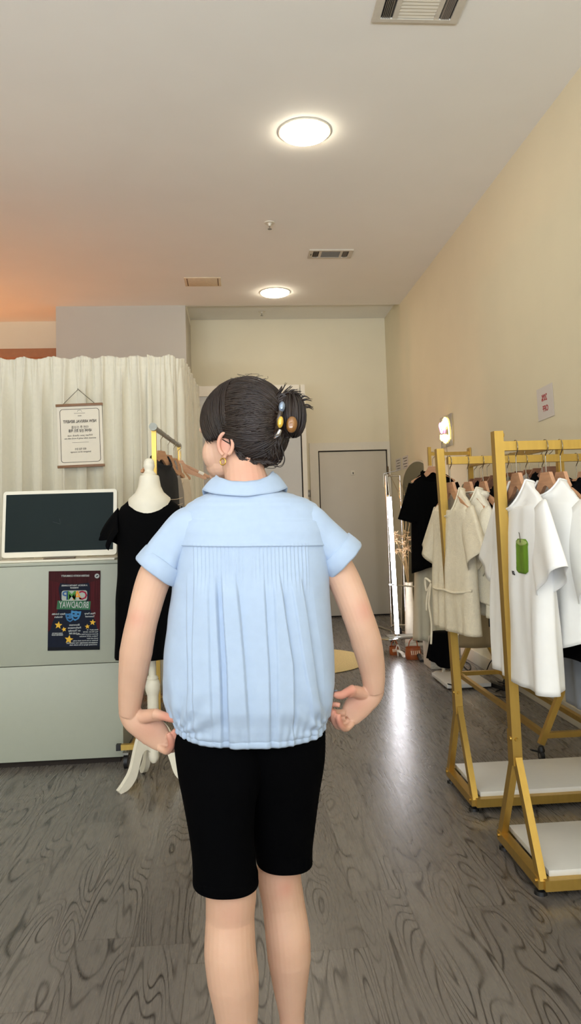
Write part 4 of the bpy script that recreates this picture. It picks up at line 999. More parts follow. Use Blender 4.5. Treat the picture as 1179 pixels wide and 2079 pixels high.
# skin shader: base tone times a per-vertex tone (pink palms, knees, elbows)
def skin_material():
    m = bpy.data.materials.new('skin'); m.use_nodes = True; nt = m.node_tree; N = nt.nodes; L = nt.links; p = N['Principled BSDF']
    at = N.new('ShaderNodeAttribute'); at.attribute_name = 'tone'; at.attribute_type = 'GEOMETRY'
    tc = N.new('ShaderNodeTexCoord'); nz = N.new('ShaderNodeTexNoise'); nz.inputs['Scale'].default_value = 22; nz.inputs['Detail'].default_value = 4; L.new(tc.outputs['Object'], nz.inputs[0])
    a = N.new('ShaderNodeMixRGB'); a.inputs[1].default_value = lin((196, 156, 130)); a.inputs[2].default_value = lin((206, 168, 144)); L.new(nz.outputs['Fac'], a.inputs[0])
    b = N.new('ShaderNodeMixRGB'); b.inputs[2].default_value = lin((194, 122, 106)); L.new(at.outputs['Fac'], b.inputs[0]); L.new(a.outputs[0], b.inputs[1])
    L.new(b.outputs[0], p.inputs['Base Color'])
    p.inputs['Roughness'].default_value = .55; p.inputs['Specular IOR Level'].default_value = .35
    p.inputs['Subsurface Weight'].default_value = .12; p.inputs['Subsurface Radius'].default_value = (1, .35, .2); p.inputs['Subsurface Scale'].default_value = .006
    n2 = N.new('ShaderNodeTexNoise'); n2.inputs['Scale'].default_value = 420; L.new(tc.outputs['Object'], n2.inputs[0])
    bu = N.new('ShaderNodeBump'); bu.inputs['Strength'].default_value = .12; bu.inputs['Distance'].default_value = .001; L.new(n2.outputs['Fac'], bu.inputs['Height']); L.new(bu.outputs[0], p.inputs['Normal'])
    return m
SKIN = skin_material()

# head frame: a to her right, b forward, c up
HC = at_y(491, 880, 1.74)
HD = Vector((-.80, .60, 0)).normalized(); HR = Vector((HD.y, -HD.x, 0)); HU = Vector((0, 0, 1))
HM = Matrix((HR, HD, HU)).transposed()
def hp(a, b, c): return HC + HR * a + HD * b + HU * c
B = MB()
B.ell(hp(0, -.010, .012), (.073, .092, .098), HM, 28, 20)
B.ell(hp(0, .036, -.030), (.062, .058, .080), HM, 24, 18)
B.ell(hp(0, .044, -.074), (.054, .050, .038), HM, 20, 14)
B.ell(hp(0, .072, -.094), (.026, .022, .020), HM, 14, 10)
for sx in (-1, 1):
    B.ell(hp(sx * .038, .056, -.046), (.028, .027, .038), HM, 14, 10)
    B.ell(hp(sx * .030, .080, .012), (.026, .014, .010), HM, 14, 10)         # brow
    B.ell(hp(sx * .073, -.008, -.034), (.008, .015, .025), HM @ Matrix.Rotation(sx * -.35, 3, 'Z'), 16, 12)
    ear = [hp(sx * (.082 + .006 * cos(t)), -.010 + .0155 * cos(t) - .004, -.032 + .0255 * sin(t)) for t in [radians(d) for d in range(-70, 251, 16)]]
    B.tube(ear, .0048, 8)
    B.ell(hp(sx * .077, -.004, -.057), (.005, .008, .010), HM, 12, 8)
limb(B, [(hp(0, .084, .005), .007), (hp(0, .096, -.018), .008), (hp(0, .103, -.034), .010), (hp(0, .094, -.044), .012)], 12)
B.ell(hp(0, .090, -.066), (.021, .010, .006), HM, 14, 10); B.ell(hp(0, .089, -.077), (.019, .010, .007), HM, 14, 10)
limb(B, [(hp(0, -.030, -.030), .050), (at_y(492, 930, 1.72), .046), (at_y(497, 962, 1.70), .047), (at_y(500, 985, 1.695), .054), (at_y(502, 1030, 1.70), .060)], 24)
# trunk inside the clothes
def ring(zc, x0, hw, yc, hd, n=40): return [(x0 + hw * cos(2 * pi * j / n), yc + hd * sin(2 * pi * j / n), zc) for j in range(n)]
B.loft([ring(1.375, .022, .050, 1.70, .050), ring(1.345, .025, .105, 1.70, .055), ring(1.30, .030, .150, 1.70, .075), ring(1.22, .030, .150, 1.70, .088), ring(1.10, .025, .128, 1.70, .085), ring(1.00, .022, .122, 1.70, .080), ring(.90, .018, .145, 1.70, .088), ring(.82, .016, .150, 1.70, .072), ring(.76, .018, .125, 1.70, .050)], True, True, True)

# arms: left one first
armL = [(sk(398, 1085), .036), (sk(352, 1116, -.005), .037), (sk(314, 1172, -.015), .0385), (sk(289, 1258, -.03), .0345), (sk(276, 1325, -.02), .0362), (sk(267, 1395, .0), .0295), (sk(262, 1448, .015), .0225, .0255)]
limb(B, armL, 24)
armR = [(sk(616, 1085), .036), (sk(660, 1114, -.005), .036), (sk(698, 1178, -.015), .037), (sk(727, 1252, -.03), .0345), (sk(744, 1305, -.02), .0350), (sk(756, 1362, .0), .0290), (sk(759, 1402, .012), .0225, .0255)]
limb(B, armR, 24)
# left hand: palm towards the viewer, wrist bent, thumb and fingers pinch the hem
def palm(pts): limb(B, [(sk(*p), a_, b_) for p, a_, b_ in pts], 22, 5, ref=(0, -1, 0))
palm([((262, 1438, .014), .021, .025), ((271, 1461, .011), .0185, .026), ((290, 1473, .008), .0150, .031), ((310, 1486, .008), .0125, .033), ((325, 1500, .007), .0105, .028), ((334, 1507, .005), .0085, .022)])
limb(B, [(sk(272, 1452, .014), .014), (sk(292, 1455, .003), .0160), (sk(312, 1452, -.014), .0142), (sk(328, 1454, -.030), .0112)], 16, 5)          # ball of the thumb
def digit(pts, r, off=0.0):
    limb(B, [(sk(px, py, dy + off), rr * .90) for (px, py, dy), rr in zip(pts, r)], 14, 5)
digit([(314, 1449, -.024), (329, 1453, -.034), (344, 1457, -.045), (356, 1460, -.052), (362, 1461, -.055)], [.014, .0110, .0104, .0096, .0070])
FR = [.0100, .0090, .0086, .0080, .0062]
digit([(324, 1517, .002), (339, 1525, -.014), (348, 1513, -.034), (345, 1497, -.042), (341, 1488, -.042)], FR)
digit([(332, 1512, .004), (350, 1521, -.006), (359, 1507, -.026), (357, 1490, -.038), (352, 1481, -.040)], FR)
digit([(337, 1503, .002), (359, 1512, .002), (369, 1498, -.018), (367, 1482, -.032), (362, 1473, -.036)], FR)
digit([(338, 1493, .0), (362, 1497, .004), (375, 1486, -.012), (373, 1473, -.026), (367, 1467, -.032)], FR)
# right hand
palm([((760, 1394, .014), .0205, .025), ((752, 1413, .011), .0180, .026), ((738, 1424, .008), .0150, .030), ((723, 1438, .008), .0125, .031), ((712, 1452, .007), .0105, .026), ((706, 1459, .005), .0085, .021)])
limb(B, [(sk(752, 1408, .013), .0135), (sk(735, 1408, .003), .0152), (sk(719, 1404, -.014), .0136), (sk(706, 1407, -.030), .0110)], 16, 5)
digit([(717, 1400, -.024), (705, 1405, -.034), (694, 1411, -.040), (684, 1411, -.044), (677, 1408, -.044)], [.0135, .0106, .0102, .0092, .0066])
FR = [.0094, .0086, .0082, .0076, .0060]
digit([(714, 1468, .002), (702, 1479, -.012), (692, 1473, -.030), (687, 1459, -.040), (687, 1449, -.040)], FR)
digit([(706, 1466, .004), (688, 1475, -.004), (678, 1464, -.022), (676, 1450, -.036), (678, 1441, -.038)], FR)
digit([(700, 1457, .002), (681, 1464, .0), (669, 1453, -.016), (668, 1441, -.030), (671, 1434, -.034)], FR)
digit([(700, 1447, .0), (681, 1447, -.002), (668, 1441, -.014), (670, 1432, -.032), (681, 1430, -.042), (690, 1432, -.044)], FR + [.006])
# legs: the left one stands a little nearer
YL, YR = 1.635, 1.745
def lk(px, py, y): return at_y(px, py, y)
fl_ = lk(480, 2079, YL); fr_ = lk(593, 2079, YR)
limb(B, [(Vector((-.068, 1.69, .80)), .075), (lk(440, 1620, YL + .04), .062), (lk(454, 1720, YL + .015), .056), (lk(468, 1800, YL), .0545), (lk(467, 1862, YL + .004), .0515), (lk(467, 1930, YL - .006), .0545), (lk(473, 1985, YL - .004), .0545), (lk(479, 2045, YL + .004), .0475), (Vector((fl_.x + .002, YL + .008, fl_.z - .035)), .0395), (Vector((fl_.x + .006, YL + .018, .13)), .031), (Vector((fl_.x + .006, YL + .02, .07)), .034)], 28)
limb(B, [(Vector((.104, 1.70, .80)), .075), (lk(584, 1620, YR - .02), .061), (lk(576, 1700, YR), .055), (lk(566, 1768, YR), .0500), (lk(575, 1832, YR + .004), .0480), (lk(584, 1900, YR - .006), .0505), (lk(587, 1945, YR - .004), .0490), (lk(589, 2000, YR + .004), .0395), (lk(592, 2060, YR + .012), .0285), (Vector((fr_.x + .002, YR + .018, .11)), .0275), (Vector((fr_.x + .004, YR + .02, .07)), .032)], 28)
for cx_, yy, sg in ((fl_.x + .006, YL, -1), (fr_.x + .004, YR, 1)):
    limb(B, [(Vector((cx_, yy - .012, .034)), .030, .034), (Vector((cx_, yy + .05, .040)), .034, .040), (Vector((cx_ + sg * .006, yy + .12, .030)), .040, .030), (Vector((cx_ + sg * .010, yy + .18, .020)), .038, .018), (Vector((cx_ + sg * .008, yy + .205, .016)), .028, .014)], 20, 5, ref=(1, 0, 0))
body_me = remesh(B, .0017, 4, 'body', SKIN, pe)
# tone attribute
import numpy as np
nv = len(body_me.vertices); co = np.empty(nv * 3); body_me.vertices.foreach_get('co', co); co = co.reshape(-1, 3) + np.array(pe.location)
tone = np.zeros(nv)
for p, r, a in ([(sk(*q_), .030, .75) for q_ in ((345, 1508, -.04), (358, 1490, -.05), (345, 1459, -.05), (360, 1461, -.06), (690, 1462, -.04), (680, 1440, -.04), (690, 1410, -.04), (705, 1404, -.04))]
                + [(sk(305, 1478, -.015), .035, .30), (sk(725, 1425, -.015), .035, .35), (sk(275, 1256, -.06), .022, .35), (sk(742, 1240, -.06), .024, .40), (lk(470, 1855, YL - .05), .035, .18), (lk(580, 1805, YR - .05), .025, .40), (hp(-.085, -.01, -.03), .028, .55), (at_y(505, 965, 1.65), .05, .35)]):
    d2 = ((co - np.array(p)) ** 2).sum(1); tone = np.maximum(tone, a * np.exp(-d2 / (r * r)))
at_ = body_me.attributes.new('tone', 'FLOAT', 'POINT'); at_.data.foreach_set('value', tone.astype(np.float32))
link('body', body_me, pe, angle=180)
# eyes, brows and lips, earring
for sx in (-1, 1):
    b = MB(); b.ell(hp(sx * .030, .076, -.006), (.0125, .011, .0095), HM, 16, 10); b.ell(hp(sx * .030, .0855, -.006), (.0055, .003, .0055), HM, 12, 8, mi=1)
    b.build('eye', [mat('eye white', (236, 232, 226), .2), mat('eye dark', (30, 20, 16), .15)], pe, world=True, angle=180)
    b = MB(); b.tube(spline([hp(sx * .014, .096, .018), hp(sx * .032, .093, .023), hp(sx * .05, .078, .018)], 5), lerpl([.0025, .003, .001], 5), 6); b.build('eyebrow', mat('brow hair', (40, 28, 22), .6), pe, world=True)
b = MB(); b.ell(hp(0, .098, -.068), (.019, .004, .0045), HM, 14, 8); b.ell(hp(0, .097, -.076), (.016, .004, .005), HM, 14, 8); b.build('lips', mat('lip', (186, 96, 92), .45), pe, world=True, angle=180)
b = MB(); ec = hp(-.083, -.006, -.071); b.tube([ec + HD * (.0075 * cos(t)) + HU * (.0075 * sin(t)) for t in [2 * pi * k / 20 for k in range(21)]], .0017, 8, cap=False); b.build('earring', mat('gold jewel', (214, 176, 92), .2, 1.0), pe, world=True, angle=180)

# ---- nails
def nail(px, py, dy, d, m_): 
    b = MB(); R3 = Vector(d).to_track_quat('Z', 'Y').to_matrix(); b.ell(sk(px, py, dy), (.0045, .0055, .0014), R3, 10, 6); b.build('nail', m_, pe, world=True, angle=180)
NAIL = mat('grey nail polish', (112, 116, 128), .25)
nail(359, 1453, -.060, (0, 0, 1), NAIL)
nail(681, 1402, -.046, (0, 0, 1), NAIL)

# ---- shorts
def short_leg(rows, y0, hd, dz):
    rr = []; n = 64
    for (py, xl, xr), (dy, dd) in zip(rows, hd):
        a = at_y(xl, py, y0 + dy); c = at_y(xr, py, y0 + dy); cx_ = (a.x + c.x) / 2; hw = (c.x - a.x) / 2; zc = (a.z + c.z) / 2; row = []
        for j in range(n):
            t = 2 * pi * j / n; cc, s_ = cos(t), sin(t)
            row.append(Vector((cx_ + hw * abs(cc) ** .85 * (1 if cc > 0 else -1), y0 + dy + dd * abs(s_) ** .9 * (1 if s_ > 0 else -1), zc + (c.z - a.z) / 2 * cc)))
        rr.append(row)
    return rr
rowsL = [(1400, 372, 540), (1490, 356, 545), (1560, 362, 536), (1622, 374, 518), (1690, 386, 513), (1740, 392, 517), (1770, 393, 520), (1789, 393, 523)]
hdL = [(.062, .070), (.058, .094), (.045, .105), (.03, .095), (.015, .085), (.008, .078), (.004, .075), (.002, .075)]
rowsR = [(1400, 478, 646), (1455, 474, 656), (1530, 484, 657), (1610, 508, 645), (1690, 512, 635), (1720, 517, 632), (1747, 522, 632)]
hdR = [(-.048, .070), (-.045, .088), (-.037, .098), (-.015, .092), (-.005, .078), (0, .072), (0, .070)]
def dense(rr, k=6):
    out = []
    for j in range(len(rr[0])): out.append(spline([r[j] for r in rr], k))
    return [[out[j][i] for j in range(len(out))] for i in range(len(out[0]))]
sb = MB()
for rows, hd, y0 in ((rowsL, hdL, YL), (rowsR, hdR, YR)):
    sb.loft(dense(short_leg(rows, y0, hd, 0)))
sho = sb.build('shorts', SHORTM, pe, world=True, angle=180, solid=.004)
for rows, hd, y0 in ((rowsL, hdL, YL), (rowsR, hdR, YR)):
    last = short_leg(rows, y0, hd, 0)[-1]; cen = sum(last, Vector()) / len(last)
    b = MB(); b.loft([[cen + (p - cen) * s_ + Vector((0, 0, dz)) for p in last] for s_, dz in ((1.005, .022), (1.022, .018), (1.022, .003), (1.0, -.001))]); b.build('hem', SHORTM, sho, world=True, angle=180)

# ---- shirt
PXM = 886.0
rowsS = [  # py at the sides, left px, right px, half depth, blousing
    (1466, 359, 655, .113), (1455, 352, 660, .119), (1440, 344, 667, .124), (1410, 334, 675, .132), (1380, 331, 678, .134), (1330, 334, 676, .132), (1260, 342, 671, .128),
    (1195, 350, 667, .122), (1150, 355, 667, .116), (1107, 359, 665, .110), (1080, 361, 662, .105), (1055, 364, 657, .096), (1038, 370, 650, .088), (1025, 382, 640, .080), (1014, 398, 622, .073), (1005, 416, 596, .068), (998, 432, 572, .064), (991, 446, 552, .060)]
tabS = []
for py, xl, xr, hd in rowsS:
    a = at_y(xl, py, YP); c = at_y(xr, py, YP); tabS.append((-(a.z + c.z) / 2, (a.x + c.x) / 2, (c.x - a.x) / 2, hd, (c.z - a.z) / 2))
tabS = [(-t[0],) + t[1:] for t in tabS]      # rising z
ZHEM, ZTOP = tabS[0][0], tabS[-1][0]
zyoke = at_y(505, 1107, 1.592).z
def px_of(x, z): return 505 + (x - .022) * PXM
# fold panels: u at the stitches, u mid, u hem, height just left and right of the edge (mm)
FOLD = [(372, 372, 374, 0, 0), (386, 386, 384, -1, 2.5), (402, 397, 397, 2, 7.5), (428, 430, 430, 9.5, 4), (441, 446.5, 446, 5, -7), (453, 458, 460, -6, 8.5), (479, 491, 497, 10, 0.5), (531, 536, 536, 10.5, 3), (549, 553, 548, 4.5, 9), (561, 580, 578, 10, -1), (577, 600, 618, 3.5, 8), (600, 622, 634, 5, -4), (622, 640, 646, 0, 0)]
def fold_h(u, v):
    """v: 0 at the stitches .. 1 at the hem; returns mm"""
    E_ = []
    for u0, u1, u2, hl, hr in FOLD:
        e = u0 + (u1 - u0) * min(1, v / .6) if v < .6 else u1 + (u2 - u1) * (v - .6) / .4
        E_.append((e + 2.2 * noise.noise(Vector((u0 * .37, v * 2.3, 1.7))), hl, hr))
    w = 1.6
    for (ea, _, ra), (eb, lb, rb) in zip(E_, E_[1:]):
        if ea <= u < eb:
            t = (u - ea) / max(1e-3, eb - ea); h = ra + (lb - ra) * t
            if u - ea < w:
                prev = [q_ for q_ in E_ if q_[0] == ea][0]; h = (prev[1] + prev[2]) / 2 + (h - (prev[1] + prev[2]) / 2) * (u - ea) / w
            if eb - u < w: h = (lb + rb) / 2 + (h - (lb + rb) / 2) * (eb - u) / w
            return h
    return 0.0
def shirt_point(a, z, off=0.0):
    xc, hw, hd, tilt_ = interp(tabS, z)
    c, s_ = cos(a), sin(a); e1_, e2_ = .82, .80
    if z > 1.30: e1_, e2_ = .9, .9
    x = xc + hw * abs(c) ** e1_ * (1 if c > 0 else -1)
    y = hd * abs(s_) ** e2_ * (1 if s_ > 0 else -1)
    back = max(0, -s_)
    h = 0.0
    u = px_of(x, z)
    zb = zyoke
    if back > .02:
        lim = ss(.02, .35, back)
        if z < zb:
            zt = zb - .068        # where the stitched tucks end
            if z > zt - .05 and 400 < u < 618:
                per = 7.35; q_ = (u - 503.5) if u > 512 else (503.5 - u)
                fr2 = (q_ / per) % 1.0
                tuck = (fr2 if fr2 < .8 else (1 - fr2) / .2 * .8) * 2.6 if abs(u - 503.5) > 8.5 else 2.0
                h += tuck * (1 - ss(zt + .012, zt - .045, z) if False else (1 - ss(-zt - .012, -zt + .045, -z)))
            v = max(0, min(1, (zt + .02 - z) / (zt - ZHEM)))
            g = ss(.0, .22, v) * (1 - .55 * ss(.86, 1.0, v))
            h += g * fold_h(u, v)
            h += g * 1.2 * noise.noise(Vector((u * .05, z * 6, 3)))
        h *= lim
    # gathers just above the elastic hem and soft overall creases
    hemg = ss(ZHEM + .075, ZHEM + .005, z) if False else 1 - ss(ZHEM + .004, ZHEM + .075, z)
    h += hemg * (1.3 * sin(a * 46 + 2 * sin(a * 5)) + 1.1 * sin(a * 29 + 1))
    if z < zb + .05:
        h += 3.0 * noise.noise(Vector((x * 10, z * 5, 8 + (3 if s_ > 0 else 0)))) * ss(.0, .3, abs(s_)) * (1 - ss(zb - .1, zb + .05, z))
        # drag lines from the pinched hem corners
        for hx, sg in ((359, -1), (655, 1)):
            dx = (u - hx) * -sg; dz = (z - ZHEM) * PXM
            rr_ = sqrt(dx * dx + dz * dz)
            h += 2.6 * sin(atan2(dz, dx + 1e-3) * 13) * ss(8, 30, rr_) * (1 - ss(60, 130, rr_))
    h += 1.3 * noise.noise(Vector((x * 14, z * 9, 21)))
    n_ = Vector((c * .7, s_, 0)).normalized()
    zz = z + tilt_ * c
    dipv = 1 - ss(ZHEM, ZHEM + .10, z)
    zz -= .016 * dipv * abs(s_) ** 1.2
    zz -= (ss(1.345, ZTOP, z)) * (.004 * max(0, -s_) + .055 * max(0, s_) ** 1.3)
    return Vector((x, YP + y, zz)) + n_ * (h * .001 + off)
angs = []
for j in range(470): angs.append(pi + pi * j / 470)
for j in range(110): angs.append(pi * j / 110)
zsB = [ZHEM + (zyoke + .004 - ZHEM) * i / 130 for i in range(131)]
b = MB(); b.loft([[shirt_point(a, z) for a in angs] for z in zsB])
shirt = b.build('shirt', SHIRT, pe, world=True, angle=180, solid=.0014)
zsY = [zyoke - .003 + (ZTOP - zyoke + .003) * i / 44 for i in range(45)]
b = MB(); b.loft([[shirt_point(a, z, .0022 + (.0006 if i < 2 else 0)) for a in angs[::2]] for i, z in enumerate(zsY)])
b.build('yoke', SHIRT, shirt, world=True, angle=180, solid=.0014)
b = MB(); b.loft([[shirt_point(a, ZHEM, o_) + Vector((0, 0, dz)) for a in angs[::2]] for o_, dz in ((.0005, .012), (.004, .010), (.0045, -.004), (.001, -.008), (-.004, -.006))])
b.build('elastic_hem', SHIRT, shirt, world=True, angle=180)

# sleeves with turned-up cuffs
def sleeve(outer, inner, sg):
    """outer / inner: the top and the underarm line of the sleeve, from inside the shoulder to the cuff"""
    n = 72; O_ = spline([sk(*p) for p in outer], 7); I_ = spline([sk(*p) for p in inner], 7); K = len(O_); rr = []
    for k in range(K):
        u = k / (K - 1); c_ = (O_[k] + I_[k]) / 2; w_ = (I_[k] - O_[k]) / 2; dpt = .070 - .010 * u; row = []
        for j in range(n):
            t = 2 * pi * j / n; ct, st = cos(t), sin(t)
            p = c_ + w_ * abs(ct) ** .9 * (1 if ct > 0 else -1) + Vector((0, dpt * abs(st) ** .85 * (1 if st > 0 else -1), 0))
            p += (p - c_).normalized() * (.0045 * noise.noise(Vector((t * 1.2, u * 3, sg * 2))) + .0020 * sin(t * 5 + u * 3 + sg) * u)
            row.append(p)
        rr.append(row)
    b = MB(); b.loft(rr); b.build('sleeve', SHIRT, shirt, world=True, angle=180, solid=.0014)
    op_a, op_b = O_[-1], I_[-1]; o_c = (op_a + op_b) / 2; ax_w = (op_b - op_a) / 2
    axis = o_c - (O_[-6] + I_[-6]) / 2
    nrm = Vector((-ax_w.z, 0, ax_w.x)).normalized()
    if nrm.dot(axis) < 0: nrm = -nrm
    cw = .037; cuff = []
    for dz, ex in ((-cw, .002), (-cw + .001, .0068), (-cw * .5, .0080), (-.002, .0080), (.0015, .0060), (.001, .0015), (-.012, -.001)):
        row = []
        for j in range(n):
            t = 2 * pi * j / n
            d_ = ax_w * cos(t) * (1 + .03 * dz / cw) + Vector((0, .061 * sin(t), 0))
            row.append(o_c + d_ + d_.normalized() * ex + nrm * (dz + .0022 * noise.noise(Vector((t * 2, 0, sg)))))
        cuff.append(row)
    b = MB(); b.loft(cuff); b.build('cuff', SHIRT, shirt, world=True, angle=180)
sleeve([(402, 1026), (370, 1030), (338, 1056), (310, 1092), (281, 1135)], [(392, 1110), (378, 1135), (368, 1155), (362, 1172), (357, 1190)], -1)
sleeve([(606, 1022), (640, 1027), (672, 1054), (702, 1084), (728, 1107)], [(620, 1110), (640, 1128), (652, 1143), (661, 1156), (668, 1172)], 1)

# collar: stand, roll and fall, open at the front
KC = at_y(497, 985, 1.695)
rr = []
prof = [(.0, .0, .052), (.25, .008, .050), (.5, .0, .060), (.75, 0, .075), (1, 0, .09)]
for k in range(15):
    t = k / 14; row = []
    for j in range(101):
        a = -pi / 2 + (j - 50) / 50 * radians(152)      # -90 deg is the nape
        nb = cos(a + pi / 2)                                 # 1 at the nape, 0 at the sides, -1 in front
        side = 1 - abs(nb)
        sgn = 1 if cos(a) > 0 else -1
        rin = .052 + .006 * side; rout = .079 + .016 * side + .022 * max(0, -nb)
        ztop = .001 + .020 * side + .006 * (sgn > 0) * side - .030 * max(0, -nb); zin = -.016 - .02 * max(0, -nb); zout = -.0265 + .019 * side - .042 * max(0, -nb)
        if t < .35:
            u = t / .35; r = rin + .001 * u; z = zin + (ztop - zin) * u
        elif t < .5:
            u = (t - .35) / .15; r = rin + .001 + .007 * sin(u * pi / 2); z = ztop + .004 * sin(u * pi)
        else:
            u = (t - .5) / .5; r = rin + .008 + (rout - rin - .008) * u ** .9; z = ztop + (zout - ztop) * (u ** 1.25)
        z += .0022 * noise.noise(Vector((a * 2.2, t * 2, 5)))
        row.append(KC + Vector((r * cos(a) * 1.02, r * sin(a) * .93, z)))
    rr.append(row)
b = MB(); b.loft(rr, closed=False); b.build('collar', SHIRT, shirt, world=True, angle=180, solid=.003)

# ---- hair
HAIRM = mat('dark brown hair', (33, 22, 16), .40, var=.35, scale=40, spec=.35)
HB = mat('hair base', (26, 18, 15), .55, var=.2, scale=60)
rnd = random.Random(21)
HCAP = Vector((0, -.014, .018)); HRAD = Vector((.085, .106, .110))
def hs(d, lift=1.0):
    d = Vector(d).normalized(); p = HCAP + Vector((d.x * HRAD.x, d.y * HRAD.y, d.z * HRAD.z)) * lift; return hp(p.x, p.y, p.z)
def hairline(b_):
    """lowest c covered by hair for a point with forward coordinate b_"""
    if b_ > .055: return .042 + (b_ - .055) * .5
    if b_ > .0: return -.012 + (b_ / .055) ** 2 * .050
    if b_ > -.02: return -.012 + b_ * .4
    return max(-.108, -.020 + (b_ + .02) * 2.6)
cap = MB(); vs = []; fs = []; NU, NVv = 72, 48
idx = {}
for i in range(NVv + 1):
    th = pi * i / NVv
    for j in range(NU):
        ph = 2 * pi * j / NU; d = Vector((sin(th) * cos(ph), sin(th) * sin(ph), cos(th)))
        idx[(i, j)] = len(vs); vs.append(hs(d))
loc = lambda p: Vector(((p - HC).dot(HR), (p - HC).dot(HD), (p - HC).dot(HU)))
for i in range(NVv):
    for j in range(NU):
        q_ = [idx[(i, j)], idx[(i, (j + 1) % NU)], idx[(i + 1, (j + 1) % NU)], idx[(i + 1, j)]]
        m_ = sum((loc(vs[k]) for k in q_), Vector()) / 4
        if m_.z > hairline(m_.y): fs.append(tuple(q_))
cap.add(vs, fs); 
hair = cap.build('hair', HB, pe, world=True, angle=180, solid=.004)
CLIP = Vector((.10, -.93, .05)).normalized()
def slerp(a, b, t):
    w_ = a.angle(b)
    return (a * sin((1 - t) * w_) + b * sin(t * w_)) / sin(w_) if w_ > 1e-4 else a
S = MB(); starts = []
def ldir(a, b_, c): v = Vector((a, b_, c)) - HCAP; return Vector((v.x / HRAD.x, v.y / HRAD.y, v.z / HRAD.z)).normalized()
for k in range(420):                      # along the hairline on both sides
    b_ = -.095 + .175 * rnd.random(); c = hairline(b_) + .002
    v = 1 - ((b_ - HCAP.y) / HRAD.y) ** 2 - ((c - HCAP.z) / HRAD.z) ** 2
    if v > 0: starts.append(ldir((-1 if rnd.random() < .62 else 1) * sqrt(v) * HRAD.x, b_, c))
for k in range(1500):                      # over the scalp
    d = Vector((rnd.gauss(0, 1), rnd.gauss(0, 1), rnd.gauss(0, 1))).normalized(); p = loc(hs(d))
    if p.z > hairline(p.y): starts.append(d)
for d in starts:
    end = (CLIP + Vector((rnd.gauss(0, .07), 0, rnd.gauss(0, .17)))).normalized()
    ln = d.angle(end)
    if ln < .25: continue
    n_ = max(6, int(ln * 9)); lift = .006 + .020 * rnd.random(); base = 1.002 + .016 * rnd.random(); w_ = rnd.uniform(.0011, .0021); sag = rnd.uniform(-.05, .05)
    pts = []; rad = []
    for i in range(n_ + 1):
        t = i / n_; q_ = slerp(d, end, t); q_ = (q_ + Vector((0, 0, sag * sin(pi * t)))).normalized()
        pts.append(hs(q_, base + lift * sin(pi * min(1, t * 1.15)) * .6 + .03 * t)); rad.append(w_ * (.35 + .65 * sin(pi * (.12 + .8 * t))))
    S.tube(pts, rad, 5)
S.build('strands', HAIRM, hair, world=True, angle=180)
# fringe falling beside the face
S = MB()
for k in range(330):
    r_ = rnd.random(); sd = -1 if k < 270 else 1
    d0 = ldir(sd * (.004 + .020 * rnd.random()), .0 + .075 * r_, .118)
    e_ = (sd * (.080 + .008 * rnd.random()), -.020 + .088 * r_ + rnd.uniform(-.008, .008), -.008 - .020 * rnd.random() * (.4 + r_))
    d1 = ldir(*e_); pts = []; n_ = 16; up_ = rnd.uniform(1.004, 1.05)
    for i in range(n_ + 1):
        t = i / n_; q_ = slerp(d0, d1, t); fr_ = max(0, q_.y)
        pts.append(hs(q_, up_ + (.03 + .06 * fr_) * sin(pi * t) * (.5 + .5 * rnd.random() * 0 + .25) - .03 * t * t + .05 * r_ * t))
    w_ = rnd.uniform(.0012, .0024); S.tube(pts, [w_ * (.4 + .6 * sin(pi * (.1 + .86 * i / n_))) for i in range(n_ + 1)], 5)
S.build('fringe', HAIRM, hair, world=True, angle=180)
# twisted bun beyond the clip, with loose spiky ends
S = MB()
bc = at_y(592, 843, 1.675)
bdir = (-HD * 1.0).normalized()
S.ell(bc, (.030, .026, .046), HM, 20, 14)
for k in range(260):
    a = rnd.random() * 2 * pi; o_ = rnd.uniform(.75, 1.08); tw = rnd.uniform(-.5, .5)
    pts = []
    for i in range(11):
        t = -1.35 + 2.7 * i / 10
        pts.append(bc + HR * (.032 * o_ * cos(a) * cos(t)) + HD * (.030 * o_ * sin(a) * cos(t)) + HU * (.050 * o_ * sin(t)) + HR * .006 * tw * t)
    S.tube(pts, [.0006] + [.0017] * 9 + [.0006], 6)
for k in range(40):                        # hair rising from the nape into the clip and over into the bun
    z0 = rnd.uniform(-.03, .05)
    p0 = at_y(556 + rnd.uniform(-14, 6), 830 + rnd.uniform(-12, 34), 1.67); p2 = at_y(600 + rnd.uniform(-10, 12), 812 + rnd.uniform(-8, 40), 1.665); p1 = at_y(576 + rnd.uniform(-6, 6), 806 + rnd.uniform(-8, 26), 1.66)
    S.tube(spline([p0, p1, p2], 5), lerpl([.0008, .0026, .0012], 5), 6)
spk = [((560, 806), (573, 790), (580, 778)), ((566, 808), (582, 792), (592, 784)), ((572, 808), (592, 794), (606, 789)), ((580, 808), (598, 797), (612, 795)), ((585, 806), (604, 800), (618, 803)), ((603, 818), (618, 813), (632, 812)), ((606, 824), (622, 823), (638, 831)), ((606, 828), (620, 826), (634, 826)), ((606, 812), (620, 806), (628, 808)), ((560, 802), (568, 790), (571, 782)), ((604, 850), (612, 858), (614, 866)), ((596, 868), (600, 876), (596, 884)), ((586, 876), (584, 886), (574, 888))]
for a_, m_, e_ in spk:
    for r_ in range(3):
        j_ = lambda p: (p[0] + rnd.uniform(-3, 3), p[1] + rnd.uniform(-3, 3))
        S.tube(spline([at_y(*a_, 1.67), at_y(*j_(m_), 1.665 + rnd.uniform(-.01, .01)), at_y(*j_(e_), 1.665 + rnd.uniform(-.012, .012))], 5), lerpl([.0022, .0014, .0003], 5), 5)
S.build('bun', HAIRM, hair, world=True, angle=180)
